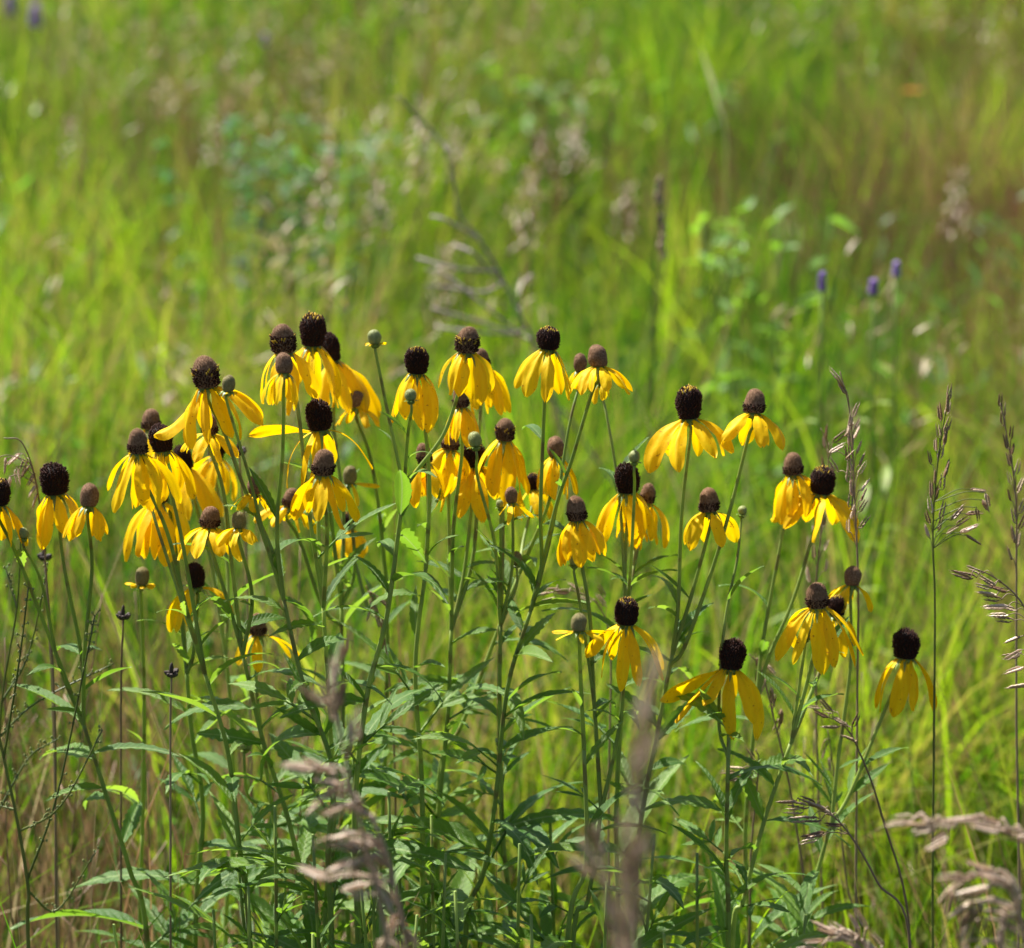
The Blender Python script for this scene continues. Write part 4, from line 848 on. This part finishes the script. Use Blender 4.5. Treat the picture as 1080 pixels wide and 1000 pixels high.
# ------------------------------------------------------------------ field plants behind, out of focus
# dead grey branched stalk
Y = 3.6; b = at(585, 430, Y); org = Vector((b.x+.02, Y, gz(b.x, Y)-.01)); root = thing('dead_branched_stalk', org, 'grey dead branched stalk leaning up behind the tall arching bloom', 'dead stalk')
main = spline([Vector((0, 0, 0)), px_local(600, 520, Y, org), px_local(572, 385, Y, org), px_local(552, 340, Y, org), px_local(528, 290, Y, org), px_local(505, 252, Y, org), px_local(484, 225, Y, org), px_local(479, 190, Y, org), px_local(470, 155, Y, org)], 6)
mb = MB(); mb.tube(main, [0.0030*(1-.6*i/len(main)) for i in range(len(main))], 6); link('stem', mb.mesh('stem', [M['twig']]), root)
for br in ([(470,155),(445,128),(420,102)],[(552,355),(520,330),(470,290),(450,285)],[(520,286),(480,283),(440,272)],[(510,308),(470,303),(450,302)],[(552,355),(500,338),(455,325)],[(548,322),(552,300),(560,290)],[(505,252),(470,232),(455,228)],[(540,352),(500,350),(460,345)],[(530,300),(500,268),(478,258)],[(645,560),(700,620),(760,640)],[(600,440),(640,500),(700,560)]):
    pts = [px_local(x, y, Y+random.uniform(-.05, .05), org) for x, y in br]; s0 = min(main, key=lambda q: (q-pts[0]).length)
    mb = MB(); mb.tube(spline([s0]+pts, 5), 0.0019, 5); link('branch', mb.mesh('branch', [M['twig']]), root)
# violet flower spikes
def violet(px, py, Y, hpx, wpx, label):
    tp = at(px, py+hpx/2, Y); org = Vector((tp.x+random.uniform(-.02, .02), Y, gz(tp.x, Y)-.01)); root = thing('violet_flower', org, label, 'violet flower', 'violet flowers in the meadow')
    top = tp-org; mb = MB(); s = mm(Y); mb.tube(spline([Vector((0, 0, 0)), top*.5+Vector((.01, 0, 0)), top], 5), .002, 6)
    for k in range(6):
        t = .3+.1*k; a = k*2.4; lance(mb, .07, .012, base=top*t, ang=a)
    link('stem', mb.mesh('stem', [M['stem']]), root); mb = MB()
    for k in range(46):
        u = k/46; a = k*2.4; d = Vector((math.cos(a), math.sin(a), .35)); c = top+Vector((0, 0, hpx*s*u))+d*wpx*s*.22*(1-.5*u)
        mb.blob(c, (s*wpx*.16, s*wpx*.10, s*wpx*.22), 0, 5, 3, d, .2)
    link('petal_spike', mb.mesh('petal_spike', [M['purple']]), root)
violet(867, 297, 3.4, 20, 12, 'violet flower in the far grass, furthest from its two companions')
violet(921, 303, 3.45, 16, 14, 'rounder violet flower, middle one of the three in the grass')
violet(945, 284, 3.5, 16, 12, 'violet flower standing highest of the three in the grass')
violet(38, 18, 6.8, 22, 17, 'dim violet flower high up in the far meadow corner')
violet(12, 6, 7.2, 20, 14, 'faint violet flower beside another at the very corner of the meadow')
violet(280, 42, 6.9, 12, 9, 'tiny faint violet flower above the bluish leafy bush')
# bluish bush
def bush(px, py, Y, wpx, hpx, n, label, m, leafl=.05, name='leafy_bush'):
    c = at(px, py, Y); org = Vector((c.x, Y, gz(c.x, Y)-.01)); root = thing(name, org, label, 'bush', 'leafy bushes in the meadow')
    s = mm(Y); top = c-org; mb = MB(); lf = MB()
    for k in range(16):
        e = top+Vector((random.gauss(0, wpx*s*.26), random.gauss(0, wpx*s*.2), random.gauss(0, hpx*s*.25)))
        path = spline([Vector((e.x*.5+random.uniform(-.03, .03), 0, 0)), e*.5+Vector((e.x*.3, 0, .02)), e], 5); mb.tube(path, .0013, 5)
        for j in range(n//16):
            q = path[random.randint(4, len(path)-1)]; a = random.uniform(0, 6.28); el = random.uniform(-.3, .9); d = Vector((math.cos(a)*math.cos(el), math.sin(a)*math.cos(el), math.sin(el)))
            tmp = MB(); lance(tmp, leafl*random.uniform(.6, 1.3), leafl*.36, droop=.4, ser=0, n=5); fm = frame(q, d, Vector((0, 0, 1)), 1, random.uniform(-.6, .6)); bb = len(lf.v)
            lf.v += [tuple(fm @ Vector(v)) for v in tmp.v]; lf.f += [tuple(bb+i for i in f) for f in tmp.f]; lf.m += tmp.m
    link('stem', mb.mesh('stem', [M['stem']]), root); link('foliage', lf.mesh('foliage', [m]), root)
bush(285, 160, 5.4, 150, 150, 460, 'bluish-green leafy bush, blurred in the upper meadow', M['blueleaf'], .038)
bush(375, 165, 5.6, 70, 90, 180, 'smaller grey-green bush right beside the bluish one', M['blueleaf'], .034)
bush(800, 235, 4.4, 170, 50, 90, 'bright green broad-leaved bush below the pale grass blade', M['bushleaf'], .048)
bush(560, 90, 7.0, 120, 90, 90, 'green bush blurred high in the middle of the meadow', M['bushleaf'], .09)
# pale long blade
Y = 4.6; b = at(766, 190, Y); org = Vector((b.x, Y, gz(b.x, Y)-.01)); pts = spline([Vector((0, 0, 0)), px_local(766, 190, Y, org), px_local(757, 110, Y, org), px_local(740, 52, Y, org)], 8)
mb = MB(); mb.quadgrid([[q+Vector((-.008, 0, 0))*(1-(i/len(pts))**3)*min(1, .06+(i/len(pts))**4*2.2), q+Vector((0, .003, 0)), q+Vector((.008, 0, 0))*(1-(i/len(pts))**3)*min(1, .06+(i/len(pts))**4*2.2)] for i, q in enumerate(pts)])
o = link('grass_blade', mb.mesh('grass_blade', [M['paleblade']])); o.location = org; tag(o, 'long pale bleached grass blade standing tall in the blurred meadow', 'grass blade')
# dark stalk with knob
Y = 3.7; b = at(688, 420, Y); org = Vector((b.x, Y, gz(b.x, Y)-.01)); root = thing('seed_stalk', org, 'dark upright stalk with a small knobbly top in the blurred meadow', 'seed stalk')
mb = MB(); mb.tube(spline([Vector((0, 0, 0)), px_local(688, 420, Y, org), px_local(690, 280, Y, org), px_local(696, 196, Y, org)], 6), .0016, 6); link('stem', mb.mesh('stem', [M['weed']]), root)
mb = MB()
for k in range(9): mb.blob(px_local(696+random.uniform(-4, 4), 192+k*7*(1 if k < 4 else 1.4), Y, org), (.005, .004, .008), 0, 6, 4, jit=.2)
link('seed_head', mb.mesh('seed_head', [M['dry']]), root)
# orange flower
Y = 6.6; b = at(962, 96, Y); org = Vector((b.x, Y, gz(b.x, Y)-.01)); root = thing('orange_flower', org, 'faint orange flower blurred in the brown grass', 'orange flower')
top = b-org; mb = MB(); mb.tube([Vector((0, 0, 0)), top*.5, top], .003, 6); link('stem', mb.mesh('stem', [M['stem']]), root); mb = MB()
for k in range(10):
    a = k*.63; lance(mb, .026, .014, base=top, ang=a, droop=-.1, ser=0, n=5)
link('petals', mb.mesh('petals', [M['orange']]), root)
# stone and bare patch far right top
def stone(px, py, Y, r, label):
    c = at(px, py, Y); z = gz(c.x, Y); mb = MB(); rows = []
    for i in range(9):
        th = math.pi*(.03+.94*i/8); rows.append([Vector((math.sin(th)*math.cos(a), math.sin(th)*math.sin(a)*.8, -math.cos(th)*.62))*r*(1+.22*noise.noise(Vector((math.cos(a)*2+px, math.sin(a)*2, i*.4)))) for a in [2*math.pi*k/14 for k in range(14)]])
    mb.quadgrid(rows, 0, True); o = link('stone', mb.mesh('stone', [M['rock']])); o.location = (c.x, Y, max(z+.1*r, c.z)); tag(o, label, 'stone', 'stones at the far edge of the meadow')
stone(1050, 12, 11.5, .34, 'dusky grey-brown stone at the far corner of the meadow')
stone(985, 8, 12.0, .26, 'smaller grey stone next to the dusky corner stone')
# brome heads in the field: copies of one
def field_brome(me_src, px, py, Y, h, src=[None]):
    x = at(px, py, Y).x; z0 = gz(x, Y)-.01; top = at(px, py, Y).z; H_ = max(.3, top-z0)
    if src[0] is None:
        r_ = thing('field_brome', (0, 0, 0), 'faded brome seed head, a soft pinkish blur in the meadow behind', 'grass stalk', 'out-of-focus brome in the meadow behind')
        mb = MB(); mb.tube(spline([Vector((0, 0, 0)), Vector((.01, 0, .5)), Vector((0, 0, 1))], 6), .0016, 5); link('stem', mb.mesh('stem', [M['dry']]), r_)
        sm = MB()
        for i in range(26):
            u = i/26; a = i*2.4; c = Vector((math.cos(a)*.022*(1-.6*u), math.sin(a)*.022*(1-.6*u), 1-.20*(1-u))); d = Vector((math.cos(a)*.4, math.sin(a)*.4, random.choice((1, 1, -.4))))
            sm.blob(c+d*.008, (.0032, .0024, .014), 0, 5, 4, d)
        link('seed_head', sm.mesh('seed_head', [M['spikepale']]), r_); src[0] = r_; o = r_
    else: o = copy_tree(src[0])
    o.location = (x, Y, z0); o.scale = (h, h, H_); o.rotation_euler = (R(random.uniform(-6, 6)), R(random.uniform(-8, 8)), random.uniform(0, 6.28))
random.seed(77)
fb = [(330,165,5.0),(395,195,5.2),(418,255,4.4),(540,180,4.8),(600,140,6.0),(610,132,6.4),(222,118,6.2),(218,150,5.5),(640,190,5.6),(765,90,7.5),(160,85,7.0),(130,20,8.5),(265,10,8.8),(490,140,6.0),(1000,180,5.2),(90,120,6.2),(455,60,8),(350,60,8)]
for (px, py, Y) in fb: field_brome(None, px, py, Y, random.uniform(.8, 1.3))
for k in range(3): field_brome(None, random.uniform(-60, 1140), random.uniform(60, 330), random.uniform(3.6, 7.0), random.uniform(.7, 1.1))
